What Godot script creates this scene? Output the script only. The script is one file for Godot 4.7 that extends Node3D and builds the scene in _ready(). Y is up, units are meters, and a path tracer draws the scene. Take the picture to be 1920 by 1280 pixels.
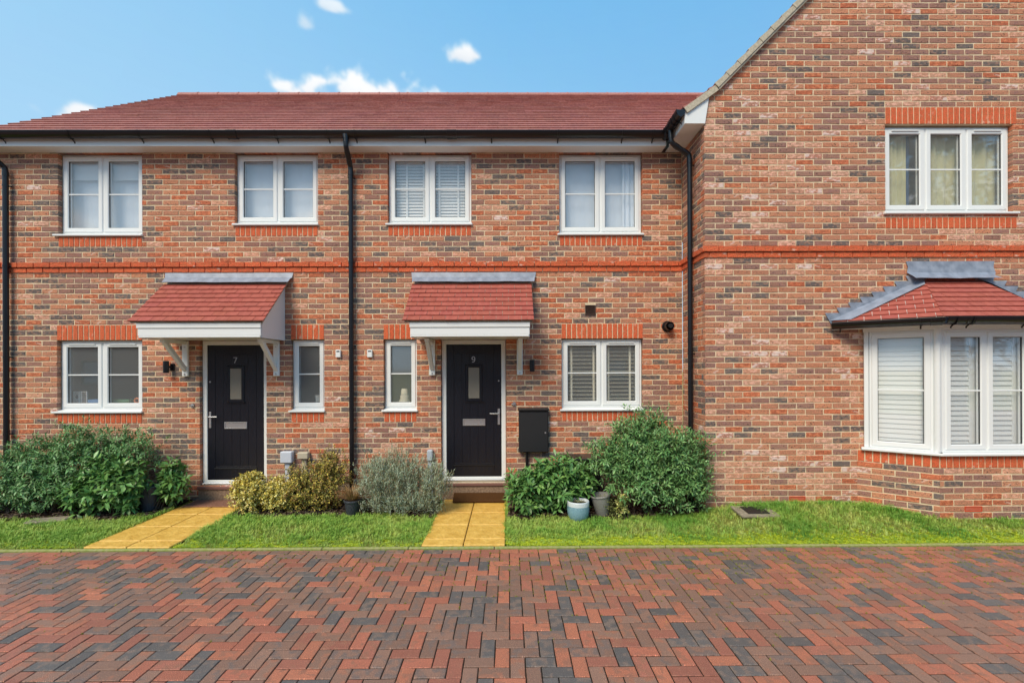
extends Node3D
# A brick terrace seen from its block-paved road. x right, y up, z = -depth; metres.
const ROW := 0.075          # brick course
const PITCH := 0.2325       # brick length + joint
const DM := 6.61            # depth of the terrace front
const DG := 5.85            # depth of the gabled house front
const XC := 2.535           # line where the gabled house steps forward
const XP := -2.262          # party line between the two terrace houses
const XL := -7.40           # end of the terrace
const YM := 0.012           # foot of the first course, terrace
const YG := 0.024           # foot of the first course, gabled house
const SOF := 5.047          # soffit
var rng := RandomNumberGenerator.new()
var M := {}
var taken := {}
var bricks := {}            # kind -> array of meshes
var paver_meshes := {}

class MB:
	var v := PackedVector3Array()
	var n := PackedVector3Array()
	var t := PackedVector2Array()
	var c := PackedColorArray()
	var ix := PackedInt32Array()
	var col := Color(1, 1, 1)
	var xf := Transform3D()
	func face(p: Array, hint: Vector3, uv: Array = []) -> void:
		var b := v.size()
		var h: Vector3 = xf.basis * hint
		var q := []
		for a in p: q.append(xf * (a as Vector3))
		var g := Vector3()
		for i in range(1, q.size() - 1): g += (q[i] - q[0]).cross(q[i + 1] - q[0])
		var nn := g.normalized()
		var flip := nn.dot(h) > 0.0
		if not flip: nn = -nn
		for i in q.size():
			v.append(q[i]); n.append(nn); c.append(col)
			t.append(uv[i] if uv.size() else Vector2(q[i].x, q[i].y))
		for i in range(1, q.size() - 1):
			if flip: ix.append_array([b, b + i + 1, b + i])
			else: ix.append_array([b, b + i, b + i + 1])
	func bevel_box(x0: float, x1: float, y0: float, y1: float, z0: float, z1: float, bev := 0.003) -> void:
		var ce := Vector3(x0 + x1, y0 + y1, z0 + z1) / 2
		var hf := Vector3(absf(x1 - x0), absf(y1 - y0), absf(z1 - z0)) / 2
		var bb := minf(bev, minf(hf.x, minf(hf.y, hf.z)) * 0.45)
		var pt := func(s: Vector3, ax: int) -> Vector3:
			var r := s * (hf - Vector3(bb, bb, bb))
			r[ax] = s[ax] * hf[ax]
			return ce + r
		for ax in 3:
			var a1 := (ax + 1) % 3
			var a2 := (ax + 2) % 3
			for sg in [-1.0, 1.0]:
				var q := []
				for k in [[-1, -1], [1, -1], [1, 1], [-1, 1]]:
					var s := Vector3(); s[ax] = sg; s[a1] = k[0]; s[a2] = k[1]
					q.append(pt.call(s, ax))
				var h := Vector3(); h[ax] = sg
				face(q, h)
			for sa in [-1.0, 1.0]:
				for sb in [-1.0, 1.0]:
					var s0 := Vector3(); s0[ax] = sa; s0[a1] = sb; s0[a2] = -1
					var s1 := s0; s1[a2] = 1
					var h2 := Vector3(); h2[ax] = sa; h2[a1] = sb
					face([pt.call(s0, ax), pt.call(s1, ax), pt.call(s1, a1), pt.call(s0, a1)], h2)
		for sx in [-1.0, 1.0]:
			for sy in [-1.0, 1.0]:
				for sz in [-1.0, 1.0]:
					var s := Vector3(sx, sy, sz)
					face([pt.call(s, 0), pt.call(s, 1), pt.call(s, 2)], s)
	func box(x0: float, x1: float, y0: float, y1: float, z0: float, z1: float) -> void:
		var X := [x0, x1]; var Y := [y0, y1]; var Z := [z0, z1]
		for s in 2:
			var g: float = s * 2.0 - 1.0
			face([Vector3(X[s], y0, z0), Vector3(X[s], y1, z0), Vector3(X[s], y1, z1), Vector3(X[s], y0, z1)], Vector3(g * signf(x1 - x0), 0, 0))
			face([Vector3(x0, Y[s], z0), Vector3(x1, Y[s], z0), Vector3(x1, Y[s], z1), Vector3(x0, Y[s], z1)], Vector3(0, g * signf(y1 - y0), 0))
			face([Vector3(x0, y0, Z[s]), Vector3(x1, y0, Z[s]), Vector3(x1, y1, Z[s]), Vector3(x0, y1, Z[s])], Vector3(0, 0, g * signf(z1 - z0)))
	func ring(x0: float, x1: float, y0: float, y1: float, w: float, zf: float, zb: float, bv := 0.006) -> void:
		var pr := [[0.0, zb], [0.0, zf - bv], [bv, zf], [w - bv, zf], [w, zf - bv], [w, zb]]
		var mid := Vector3((x0 + x1) / 2, (y0 + y1) / 2, 0)
		for i in pr.size() - 1:
			var a: Array = pr[i]; var b: Array = pr[i + 1]
			var loopa := [Vector3(x0 + a[0], y0 + a[0], a[1]), Vector3(x1 - a[0], y0 + a[0], a[1]), Vector3(x1 - a[0], y1 - a[0], a[1]), Vector3(x0 + a[0], y1 - a[0], a[1])]
			var loopb := [Vector3(x0 + b[0], y0 + b[0], b[1]), Vector3(x1 - b[0], y0 + b[0], b[1]), Vector3(x1 - b[0], y1 - b[0], b[1]), Vector3(x0 + b[0], y1 - b[0], b[1])]
			for s in 4:
				var e: Vector3 = (loopa[s] + loopa[(s + 1) % 4]) / 2 - mid
				e.z = 0
				e = e.normalized()
				var h := e if i == 0 else (e + Vector3(0, 0, 1)) if i == 1 else Vector3(0, 0, 1) if i == 2 else (Vector3(0, 0, 1) - e) if i == 3 else -e
				face([loopa[s], loopa[(s + 1) % 4], loopb[(s + 1) % 4], loopb[s]], h)
	func tube(path: Array, rad, seg := 12, cap := true) -> void:
		var rings := []
		var prev := Vector3()
		for i in path.size():
			var d: Vector3 = (path[mini(i + 1, path.size() - 1)] - path[maxi(i - 1, 0)]).normalized()
			var up := Vector3(0, 0, 1) if absf(d.z) < 0.9 else Vector3(1, 0, 0)
			var s := (prev - d * prev.dot(d)) if i else d.cross(up)
			s = s.normalized()
			prev = s
			var w := d.cross(s)
			var r: float = rad[i] if rad is Array else rad
			var k := []
			for j in seg: k.append(s * cos(TAU * j / seg) + w * sin(TAU * j / seg))
			rings.append([path[i], k, r])
		var b := v.size()
		for rg in rings:
			for j in seg + 1:
				var o: Vector3 = rg[1][j % seg]
				v.append(xf * (rg[0] + o * rg[2])); n.append((xf.basis * o).normalized()); c.append(col); t.append(Vector2(float(j) / seg, 0))
		for i in rings.size() - 1:
			for j in seg:
				var p := b + i * (seg + 1) + j
				ix.append_array([p, p + seg + 1, p + 1, p + 1, p + seg + 1, p + seg + 2])
		if cap:
			for e in [0, rings.size() - 1]:
				var q := []
				for j in seg: q.append(rings[e][0] + rings[e][1][j] * rings[e][2])
				var other: int = 1 if e == 0 else rings.size() - 2
				face(q, (rings[e][0] - rings[other][0]).normalized())
	func lathe(at: Vector3, prof: Array, seg := 24) -> void:   # prof of [radius, height], smooth
		var b := v.size()
		for i in prof.size():
			var p0: Array = prof[maxi(i - 1, 0)]; var p1: Array = prof[mini(i + 1, prof.size() - 1)]
			var tn := Vector2(p1[1] - p0[1], -(p1[0] - p0[0])).normalized()
			for j in seg + 1:
				var a := TAU * j / seg
				v.append(xf * (at + Vector3(cos(a) * prof[i][0], prof[i][1], sin(a) * prof[i][0])))
				n.append((xf.basis * Vector3(cos(a) * tn.x, tn.y, sin(a) * tn.x)).normalized()); c.append(col); t.append(Vector2(float(j) / seg, prof[i][1]))
		for i in prof.size() - 1:
			for j in seg:
				var p := b + i * (seg + 1) + j
				ix.append_array([p, p + 1, p + seg + 1, p + 1, p + seg + 2, p + seg + 1])
	func mesh() -> ArrayMesh:
		var a := []; a.resize(Mesh.ARRAY_MAX)
		a[Mesh.ARRAY_VERTEX] = v; a[Mesh.ARRAY_NORMAL] = n; a[Mesh.ARRAY_TEX_UV] = t; a[Mesh.ARRAY_COLOR] = c; a[Mesh.ARRAY_INDEX] = ix
		var m := ArrayMesh.new()
		m.add_surface_from_arrays(Mesh.PRIMITIVE_TRIANGLES, a)
		return m

func P(x: float, y: float, d: float) -> Vector3: return Vector3(x, y, -d)
func plane(d: float) -> Transform3D: return Transform3D(Basis(), Vector3(0, 0, -d))
func numbered(s: String) -> String:
	var k: int = taken.get(s, 0)
	taken[s] = k + 1
	return s if k == 0 else "%s_%03d" % [s, k]
func tag(o: Node, label: String, category: String, group := "") -> Node:
	o.set_meta("label", label); o.set_meta("category", category)
	if group: o.set_meta("group", group)
	return o
func thing(called: String, label: String, category: String, at: Vector3, group := "") -> Node3D:
	var o := Node3D.new()
	o.name = numbered(called); add_child(o); o.position = at
	tag(o, label, category, group)
	return o
func origin(o: Node) -> Vector3:
	var p := Vector3()
	while o != self:
		p += (o as Node3D).position
		o = o.get_parent()
	return p
func hang(o: Node3D, called: String, parent: Node) -> Node3D:   # geometry given in world coordinates
	o.name = called
	parent.add_child(o, true)
	o.position = -origin(parent) if parent != self else Vector3()
	return o
func group_part(called: String, parent: Node) -> Node3D: return hang(Node3D.new(), called, parent)
func part(mb, called: String, m: Material, parent: Node) -> MeshInstance3D:
	var o := MeshInstance3D.new()
	o.mesh = mb.mesh() if mb is MB else mb
	o.material_override = m
	hang(o, called, parent)
	return o
func single(mb: MB, called: String, m: Material, label: String, category: String, group := "") -> MeshInstance3D:
	var o := part(mb, numbered(called), m, self)
	tag(o, label, category, group)
	return o
func structure(mb: MB, called: String, m: Material) -> MeshInstance3D:
	var o := part(mb, called, m, self)
	o.set_meta("kind", "structure")
	return o
func stuff(o: Node) -> Node:
	o.set_meta("kind", "stuff")
	return o
func mat(c: Color, rough: float, spec := 0.5, metal := 0.0) -> StandardMaterial3D:
	var m := StandardMaterial3D.new()
	m.albedo_color = c; m.roughness = rough; m.metallic_specular = spec; m.metallic = metal
	return m
func srgb(r: int, g: int, b: int) -> Color: return Color8(r, g, b)
func noise(seed_: int, freq: float, oct := 4, type := FastNoiseLite.TYPE_SIMPLEX_SMOOTH) -> FastNoiseLite:
	var f := FastNoiseLite.new()
	f.seed = seed_; f.frequency = freq; f.noise_type = type; f.fractal_octaves = oct; f.fractal_type = FastNoiseLite.FRACTAL_FBM
	return f
func grain(seed_: int, freq: float, lo: Color, hi: Color, size := 256, oct := 5) -> ImageTexture:
	var im := noise(seed_, freq, oct).get_seamless_image(size, size)
	var out := Image.create(size, size, false, Image.FORMAT_RGB8)
	for y in size:
		for x in size: out.set_pixel(x, y, lo.lerp(hi, im.get_pixel(x, y).r))
	return ImageTexture.create_from_image(out)
func bumps(seed_: int, freq: float, strength: float, size := 256, oct := 5) -> ImageTexture:
	var im := noise(seed_, freq, oct).get_seamless_image(size, size)
	im.convert(Image.FORMAT_RGBA8)
	im.bump_map_to_normal_map(strength)
	return ImageTexture.create_from_image(im)
func triplanar(m: StandardMaterial3D, s: float, tex: Texture2D = null, nrm: Texture2D = null, nscale := 1.0) -> StandardMaterial3D:
	m.uv1_triplanar = true; m.uv1_world_triplanar = true; m.uv1_scale = Vector3(s, s, s)
	if tex: m.albedo_texture = tex
	if nrm:
		m.normal_enabled = true; m.normal_texture = nrm; m.normal_scale = nscale
	return m
func make_sky() -> PanoramaSkyMaterial:
	var small := Image.create(256, 128, false, Image.FORMAT_RGB8)
	for y in 128:
		var el := 90.0 - (y + 0.5) / 128.0 * 180.0
		for x in 256:
			var az := (x + 0.5) / 256.0 * TAU
			var c: Color
			if el > 42.0: c = srgb(120, 187, 236).lerp(srgb(92, 165, 226), clampf((el - 42.0) / 48.0, 0, 1))
			else: c = srgb(196, 226, 248).lerp(srgb(120, 187, 236), clampf(el / 42.0, 0, 1))
			var s := -sin(az)
			c = c.lerp(srgb(186, 224, 249), 0.5 * s) if s > 0 else c.lerp(srgb(88, 164, 226), -0.42 * s)
			if el < 0: c = srgb(170, 185, 195)
			small.set_pixel(x, y, c)
	small.resize(2048, 1024, Image.INTERPOLATE_BILINEAR)
	var fb := noise(41, 1.0, 6)
	var clouds := [[-16.4, 29.0, 8.6, 2.9, 1.35], [-5.6, 34.5, 2.3, 1.1, 1.1], [-21.4, 36.7, 1.9, 0.7, 0.7], [-24.0, 35.0, 1.1, 0.8, 0.6], [-43.0, 22.2, 2.2, 1.6, 1.2], [31.0, 37.4, 1.6, 1.0, 1.0]]
	var r := RandomNumberGenerator.new()
	r.seed = 77
	for k in 34:
		var a := r.randf_range(56, 304)
		clouds.append([a, r.randf_range(10, 58), r.randf_range(3, 11), r.randf_range(1.4, 3.4), r.randf_range(0.9, 1.2)])
	for k in clouds.size():
		var cl: Array = clouds[k]
		var half: float = cl[2] * 1.7 / cos(deg_to_rad(cl[1]))
		var x0 := int((cl[0] - half) / 360.0 * 2048)
		var x1 := int((cl[0] + half) / 360.0 * 2048)
		var y0 := int((90.0 - cl[1] - cl[3] * 2.0) / 180.0 * 1024)
		var y1 := int((90.0 - cl[1] + cl[3] * 2.0) / 180.0 * 1024)
		for y in range(y0, y1):
			for x in range(x0, x1):
				var u: float = (x / 2048.0 * 360.0 - cl[0]) * cos(deg_to_rad(cl[1])) / cl[2]
				var w: float = ((90.0 - y / 1024.0 * 180.0) - cl[1]) / cl[3]
				if w < 0: w *= 1.5
				var d := 1.0 - sqrt(u * u + w * w)
				var f := fb.get_noise_3d(u * cl[2] * 0.30, w * cl[3] * 0.34, k * 7.3) * 0.95
				var den: float = smoothstep(-0.05, 0.75, d + f) * cl[4] * 1.15
				if den <= 0.0: continue
				var xx := posmod(x, 2048)
				var shade := clampf(0.5 + w * 0.5 + f * 0.6, 0, 1)
				var old := small.get_pixel(xx, y)
				small.set_pixel(xx, y, old.lerp(srgb(226, 233, 241).lerp(srgb(255, 255, 255), shade), minf(den, 0.97)))
	var m := PanoramaSkyMaterial.new()
	m.panorama = ImageTexture.create_from_image(small)
	return m

# Faces of bricks and paving blocks: each cell of the sheet is the fired clay of one piece.
func clay_sheet(cols: int, rows: int, cw: int, ch: int, painter: Callable) -> Array:
	var im := Image.create(cols * cw, rows * ch, false, Image.FORMAT_RGB8)
	var hg := Image.create(cols * cw, rows * ch, false, Image.FORMAT_RGBA8)
	for k in cols * rows:
		var ox := (k % cols) * cw
		var oy := (k / cols) * ch
		painter.call(im, hg, k, ox, oy, cw, ch)
	hg.bump_map_to_normal_map(2.5)
	return [ImageTexture.create_from_image(im), ImageTexture.create_from_image(hg)]

const STOCK := 128
func stock_kind(k: int) -> String:
	if k < 34: return "orange"
	if k < 50: return "red"
	if k < 76: return "brown"
	if k < 94: return "grey"
	if k < 108: return "pink"
	if k < 116: return "white"
	return "smooth"
func paint_brick(im: Image, hg: Image, k: int, ox: int, oy: int, cw: int, ch: int) -> void:
	var kind := stock_kind(k)
	var base: Color
	var second: Color
	var j := rng.randf_range(-0.05, 0.05)
	match kind:
		"orange": base = srgb(202, 138, 106); second = srgb(180, 126, 102)
		"red": base = srgb(196, 110, 78); second = srgb(202, 130, 94)
		"brown": base = srgb(170, 124, 106); second = srgb(146, 112, 104)
		"grey": base = srgb(118, 106, 102); second = srgb(150, 122, 106)
		"pink": base = srgb(208, 152, 124); second = srgb(216, 172, 150)
		"white": base = srgb(198, 140, 118); second = srgb(222, 190, 178)
		_: base = srgb(216, 112, 74); second = srgb(204, 94, 62)
	base = Color(base.r * (1 + j), base.g * (1 + j * 1.2), base.b * (1 + j))
	base = base.lerp(Color(base.g, base.g, base.g), rng.randf_range(0.0, 0.12) if kind != "smooth" else 0.0)
	var f := noise(900 + k, 0.045, 4)
	var g := noise(1700 + k, 0.22, 3)
	var cut := rng.randf_range(-0.15, 0.3)
	var whiten := kind == "white" or (kind == "smooth" and k % 3 == 0) or (kind in ["orange", "red", "grey"] and rng.randf() < 0.16)
	var wcut := rng.randf_range(-0.05, 0.15) if kind == "white" else rng.randf_range(0.12, 0.32)
	for y in ch:
		for x in cw:
			var a := f.get_noise_2d(x, y * 1.6)
			var b := g.get_noise_2d(x, y)
			var c := base.lerp(second, smoothstep(cut - 0.12, cut + 0.25, a) * (0.95 if kind != "smooth" else 0.5))
			c = Color(c.r * (1 + b * 0.28 + a * 0.16), c.g * (1 + b * 0.25 + a * 0.1), c.b * (1 + b * 0.25 + a * 0.1))
			if whiten:
				var w := smoothstep(wcut, wcut + 0.34, f.get_noise_2d(x * 0.5 + 300, y * 0.7))
				c = c.lerp(srgb(232, 214, 206), w * (0.85 if kind == "white" else 0.6))
			im.set_pixel(ox + x, oy + y, c)
			var h := clampf(0.6 + a * 0.35 + b * 0.4, 0, 1)
			hg.set_pixel(ox + x, oy + y, Color(h, h, h))
	var pits := 0 if kind == "smooth" else rng.randi_range(0, 7) if kind in ["brown", "grey", "orange"] else rng.randi_range(0, 2)
	for p in pits:
		var px := rng.randi_range(3, cw - 4)
		var py := rng.randi_range(3, ch - 4)
		var rr := rng.randf_range(0.7, 2.1)
		for y in range(py - 2, py + 3):
			for x in range(px - 2, px + 3):
				if Vector2(x - px, y - py).length() < rr:
					im.set_pixel(ox + x, oy + y, im.get_pixel(ox + x, oy + y).lerp(srgb(52, 46, 48), 0.8))
					hg.set_pixel(ox + x, oy + y, Color(0.1, 0.1, 0.1))
func paint_paver(im: Image, hg: Image, k: int, ox: int, oy: int, cw: int, ch: int) -> void:
	var reds := [srgb(172, 106, 84), srgb(160, 102, 84), srgb(180, 114, 88)]
	var base: Color
	var second: Color
	if k < 20: base = reds[k % 3]; second = srgb(152, 104, 84)
	elif k < 44: base = srgb(140, 108, 92); second = srgb(120, 102, 94) if k % 2 else srgb(158, 108, 86)
	else: base = srgb(102, 97, 94); second = srgb(124, 108, 98)
	var j := rng.randf_range(-0.07, 0.05)
	base = Color(base.r * (1 + j), base.g * (1 + j), base.b * (1 + j))
	var f := noise(3900 + k, 0.03, 4)
	var g := noise(4700 + k, 0.45, 2)
	var cut := rng.randf_range(-0.1, 0.4)
	for y in ch:
		for x in cw:
			var a := f.get_noise_2d(x, y)
			var b := g.get_noise_2d(x, y)
			var c := base.lerp(second, smoothstep(cut - 0.15, cut + 0.3, a))
			var e := 1.0 + b * 0.3
			if b > 0.52: e += 0.25
			im.set_pixel(ox + x, oy + y, Color(c.r * e, c.g * e, c.b * e))
			var h := clampf(0.6 + b * 0.5 + a * 0.2, 0, 1)
			hg.set_pixel(ox + x, oy + y, Color(h, h, h))

# One brick: a face of eight uneven points, worn arrises, and sides that run back into the mortar. Face towards +z.
func block_mesh(cell: Rect2, l: float, h: float, deep: float, worn: float, wobble: float) -> ArrayMesh:
	var mb := MB.new()
	var inner := []
	var outer := []
	var back := []
	for q in [[-1, -1], [0, -1], [1, -1], [1, 0], [1, 1], [0, 1], [-1, 1], [-1, 0]]:
		var jx := rng.randf_range(-wobble, wobble)
		var jy := rng.randf_range(-wobble, wobble)
		var o := Vector3(q[0] * l / 2 + jx, q[1] * h / 2 + jy, -worn * 0.9)
		outer.append(o)
		inner.append(Vector3(o.x - q[0] * worn, o.y - q[1] * worn, rng.randf_range(-0.0008, 0.0008)))
		back.append(Vector3(o.x, o.y, -deep))
	var uvs := func(a: Array) -> Array:
		var r := []
		for p in a: r.append(cell.position + Vector2(clampf(p.x / l + 0.5, 0.02, 0.98), clampf(0.5 - p.y / h, 0.04, 0.96)) * cell.size)
		return r
	mb.face(inner, Vector3(0, 0, 1), uvs.call(inner))
	for i in 8:
		var k := (i + 1) % 8
		var mid: Vector3 = (outer[i] + outer[k]) / 2
		mid.z = 0
		mid = mid.normalized()
		var a := [inner[i], inner[k], outer[k], outer[i]]
		mb.face(a, mid + Vector3(0, 0, 1), uvs.call(a))
		var s := [outer[i], outer[k], back[k], back[i]]
		mb.face(s, mid, uvs.call(s))
	return mb.mesh()

func make_materials() -> void:
	var sheet := clay_sheet(16, 8, 64, 22, paint_brick)
	var bm := mat(Color(0.97, 0.97, 0.97), 0.88, 0.35)
	bm.albedo_texture = sheet[0]; bm.normal_enabled = true; bm.normal_texture = sheet[1]; bm.normal_scale = 0.7
	M.brick = bm
	for k in STOCK:
		var kind := stock_kind(k)
		if not bricks.has(kind): bricks[kind] = []
		var cell := Rect2((k % 16) / 16.0, (k / 16) / 8.0, 1 / 16.0, 1 / 8.0)
		if kind == "smooth": bricks[kind].append(block_mesh(cell, 0.2225, 0.065, 0.03, 0.002, 0.0006))
		else: bricks[kind].append(block_mesh(cell, 0.2215, 0.0632, 0.06, 0.0045, 0.0022))
	sheet = clay_sheet(8, 8, 72, 36, paint_paver)
	var pm := mat(Color(1, 1, 1), 0.5, 0.5)
	pm.albedo_texture = sheet[0]; pm.normal_enabled = true; pm.normal_texture = sheet[1]; pm.normal_scale = 0.8
	M.paver = pm
	for k in 64:
		var kind := "red" if k < 20 else "brindle" if k < 44 else "charcoal"
		if not paver_meshes.has(kind): paver_meshes[kind] = []
		paver_meshes[kind].append(block_mesh(Rect2((k % 8) / 8.0, (k / 8) / 8.0, 1 / 8.0, 1 / 8.0), 0.1925, 0.0925, 0.04, 0.0035, 0.0008))
	M.mortar = triplanar(mat(Color(1, 1, 1), 0.95, 0.2), 1.7, grain(5, 0.03, srgb(204, 184, 150), srgb(236, 220, 190)), bumps(6, 0.15, 3.0), 0.6)
	M.white = mat(srgb(230, 235, 235), 0.32)
	M.gasket = mat(srgb(30, 32, 36), 0.6)
	M.black = mat(srgb(22, 23, 28), 0.28)
	M.black_dull = triplanar(mat(srgb(30, 31, 34), 0.5), 6.0, null, bumps(8, 0.2, 2.0), 0.25)
	M.lead = triplanar(mat(Color(1, 1, 1), 0.48, 0.6), 1.3, grain(12, 0.02, srgb(112, 122, 138), srgb(160, 170, 186)))
	M.metal = mat(srgb(200, 202, 205), 0.32, 0.5, 0.85)
	M.door = triplanar(mat(srgb(13, 16, 28), 0.34), 1.0, null, null)
	M.door.uv1_scale = Vector3(5.0, 0.35, 5.0)
	M.door.normal_enabled = true; M.door.normal_texture = bumps(15, 0.06, 3.0); M.door.normal_scale = 0.3
	M.glass = mat(Color(0.92, 0.96, 0.97, 0.04), 0.02, 1.0)
	M.glass.transparency = BaseMaterial3D.TRANSPARENCY_ALPHA
	M.frosted = mat(srgb(132, 128, 118), 0.22, 0.7)
	M.obscure = mat(srgb(92, 104, 120), 0.16, 0.75)
	M.room = mat(srgb(176, 172, 164), 0.9)
	M.net = mat(srgb(226, 236, 246), 0.9, 0.2)
	M.blind = mat(srgb(238, 240, 238), 0.5)
	M.cream_blind = mat(srgb(226, 222, 200), 0.5)
	M.shutter = mat(srgb(232, 238, 238), 0.4)
	M.curtain = mat(srgb(206, 206, 166), 0.85); M.curtain.rim_enabled = true
	M.blue_cloth = mat(srgb(36, 84, 130), 0.85)
	M.roof = triplanar(mat(Color(1, 1, 1), 0.72, 0.5), 1.1, grain(21, 0.05, srgb(158, 98, 90), srgb(194, 138, 126)), bumps(22, 0.2, 3.0), 0.5)
	M.roof.vertex_color_use_as_albedo = true
	M.canopy_tile = triplanar(mat(Color(1, 1, 1), 0.75, 0.4), 1.5, grain(23, 0.03, srgb(158, 82, 70), srgb(182, 104, 90)), bumps(24, 0.25, 3.0), 0.4)
	M.canopy_tile.vertex_color_use_as_albedo = true
	M.verge = triplanar(mat(Color(1, 1, 1), 0.9, 0.3), 2.0, grain(25, 0.05, srgb(168, 160, 140), srgb(206, 198, 180)))
	M.concrete = triplanar(mat(Color(1, 1, 1), 0.9, 0.3), 1.6, grain(26, 0.04, srgb(120, 112, 96), srgb(172, 162, 142)), bumps(27, 0.2, 3.0), 0.6)
	M.kerb = triplanar(mat(Color(1, 1, 1), 0.9, 0.3), 2.4, grain(28, 0.03, srgb(126, 144, 64), srgb(172, 166, 128)), bumps(27, 0.2, 3.0), 0.6)
	M.slab = triplanar(mat(Color(1, 1, 1), 0.45, 0.5), 1.2, grain(30, 0.02, srgb(206, 160, 68), srgb(240, 198, 104)), bumps(31, 0.07, 4.0), 0.5)
	M.bed = triplanar(mat(Color(1, 1, 1), 1.0, 0.2), 3.0, grain(32, 0.08, srgb(30, 27, 24), srgb(58, 50, 42)))
	M.soil = triplanar(mat(Color(1, 1, 1), 1.0, 0.2), 2.0, grain(33, 0.08, srgb(34, 26, 22), srgb(74, 58, 46)), bumps(34, 0.15, 6.0), 1.0)
	M.turf = triplanar(mat(Color(1, 1, 1), 1.0, 0.2), 1.5, grain(35, 0.05, srgb(92, 98, 44), srgb(140, 144, 70)), bumps(34, 0.15, 6.0), 1.0)
	M.leaf = mat(Color(1, 1, 1), 0.5, 0.5)
	M.leaf.vertex_color_use_as_albedo = true
	M.leaf.backlight_enabled = true; M.leaf.backlight = Color(0.16, 0.2, 0.06)
	M.gold_leaf = M.leaf.duplicate(); M.gold_leaf.backlight = Color(0.42, 0.36, 0.08)
	M.gloss_leaf = M.leaf.duplicate(); M.gloss_leaf.roughness = 0.36
	M.blade = mat(Color(1, 1, 1), 0.6, 0.4)
	M.blade.vertex_color_use_as_albedo = true
	M.blade.backlight_enabled = true; M.blade.backlight = Color(0.2, 0.26, 0.05)
	M.twig = mat(srgb(92, 70, 52), 0.9)
	M.plain_colour = mat(Color(1, 1, 1), 0.7); M.plain_colour.vertex_color_use_as_albedo = true
	M.terracotta = mat(srgb(200, 76, 42), 0.8)
	M.vent = mat(srgb(74, 56, 50), 0.6)
	M.glaze = triplanar(mat(Color(1, 1, 1), 0.25, 0.6), 3.0, grain(50, 0.05, srgb(110, 150, 170), srgb(148, 182, 196)))
	M.glaze_rim = mat(srgb(206, 216, 220), 0.3)
	M.slate = triplanar(mat(Color(1, 1, 1), 0.6), 4.0, grain(51, 0.06, srgb(44, 48, 56), srgb(84, 88, 98)), bumps(52, 0.1, 6.0), 0.8)
	M.zinc = triplanar(mat(Color(1, 1, 1), 0.6), 4.0, grain(53, 0.06, srgb(112, 112, 108), srgb(168, 168, 164)))
	M.coir = triplanar(mat(Color(1, 1, 1), 1.0, 0.1), 8.0, grain(54, 0.1, srgb(58, 40, 26), srgb(118, 82, 50)), bumps(55, 0.3, 8.0), 1.0)
	M.rug = triplanar(mat(Color(1, 1, 1), 1.0, 0.1), 5.0, grain(56, 0.12, srgb(108, 66, 52), srgb(196, 160, 140)), bumps(55, 0.3, 8.0), 1.0)
	M.sill_tile = mat(srgb(120, 84, 76), 0.7)
	M.step = triplanar(mat(Color(1, 1, 1), 0.9, 0.3), 2.0, grain(57, 0.05, srgb(112, 92, 76), srgb(166, 142, 120)))
var batch := FastNoiseLite.new()
func pick(base: Dictionary, at: Vector3) -> Mesh:   # bricks come in batches: neighbours tend to be alike
	var s := 0.0
	var w := base.duplicate()
	var a := batch.get_noise_2d(at.x * 55, at.y * 130)
	var b := batch.get_noise_2d(at.x * 60 + 900, at.y * 60)
	w.grey *= clampf(1.0 + a * 3.2, 0.15, 3.0); w.brown *= clampf(1.0 + a * 1.2, 0.4, 2.0)
	w.white *= clampf(1.0 + b * 4.5, 0.0, 4.0); w.pink *= clampf(1.0 + b * 3.0, 0.1, 3.0)
	for k in w: s += w[k]
	var r := rng.randf() * s
	for k in w:
		r -= w[k]
		if r <= 0: return bricks[k][rng.randi() % bricks[k].size()]
	return bricks.orange[0]

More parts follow.
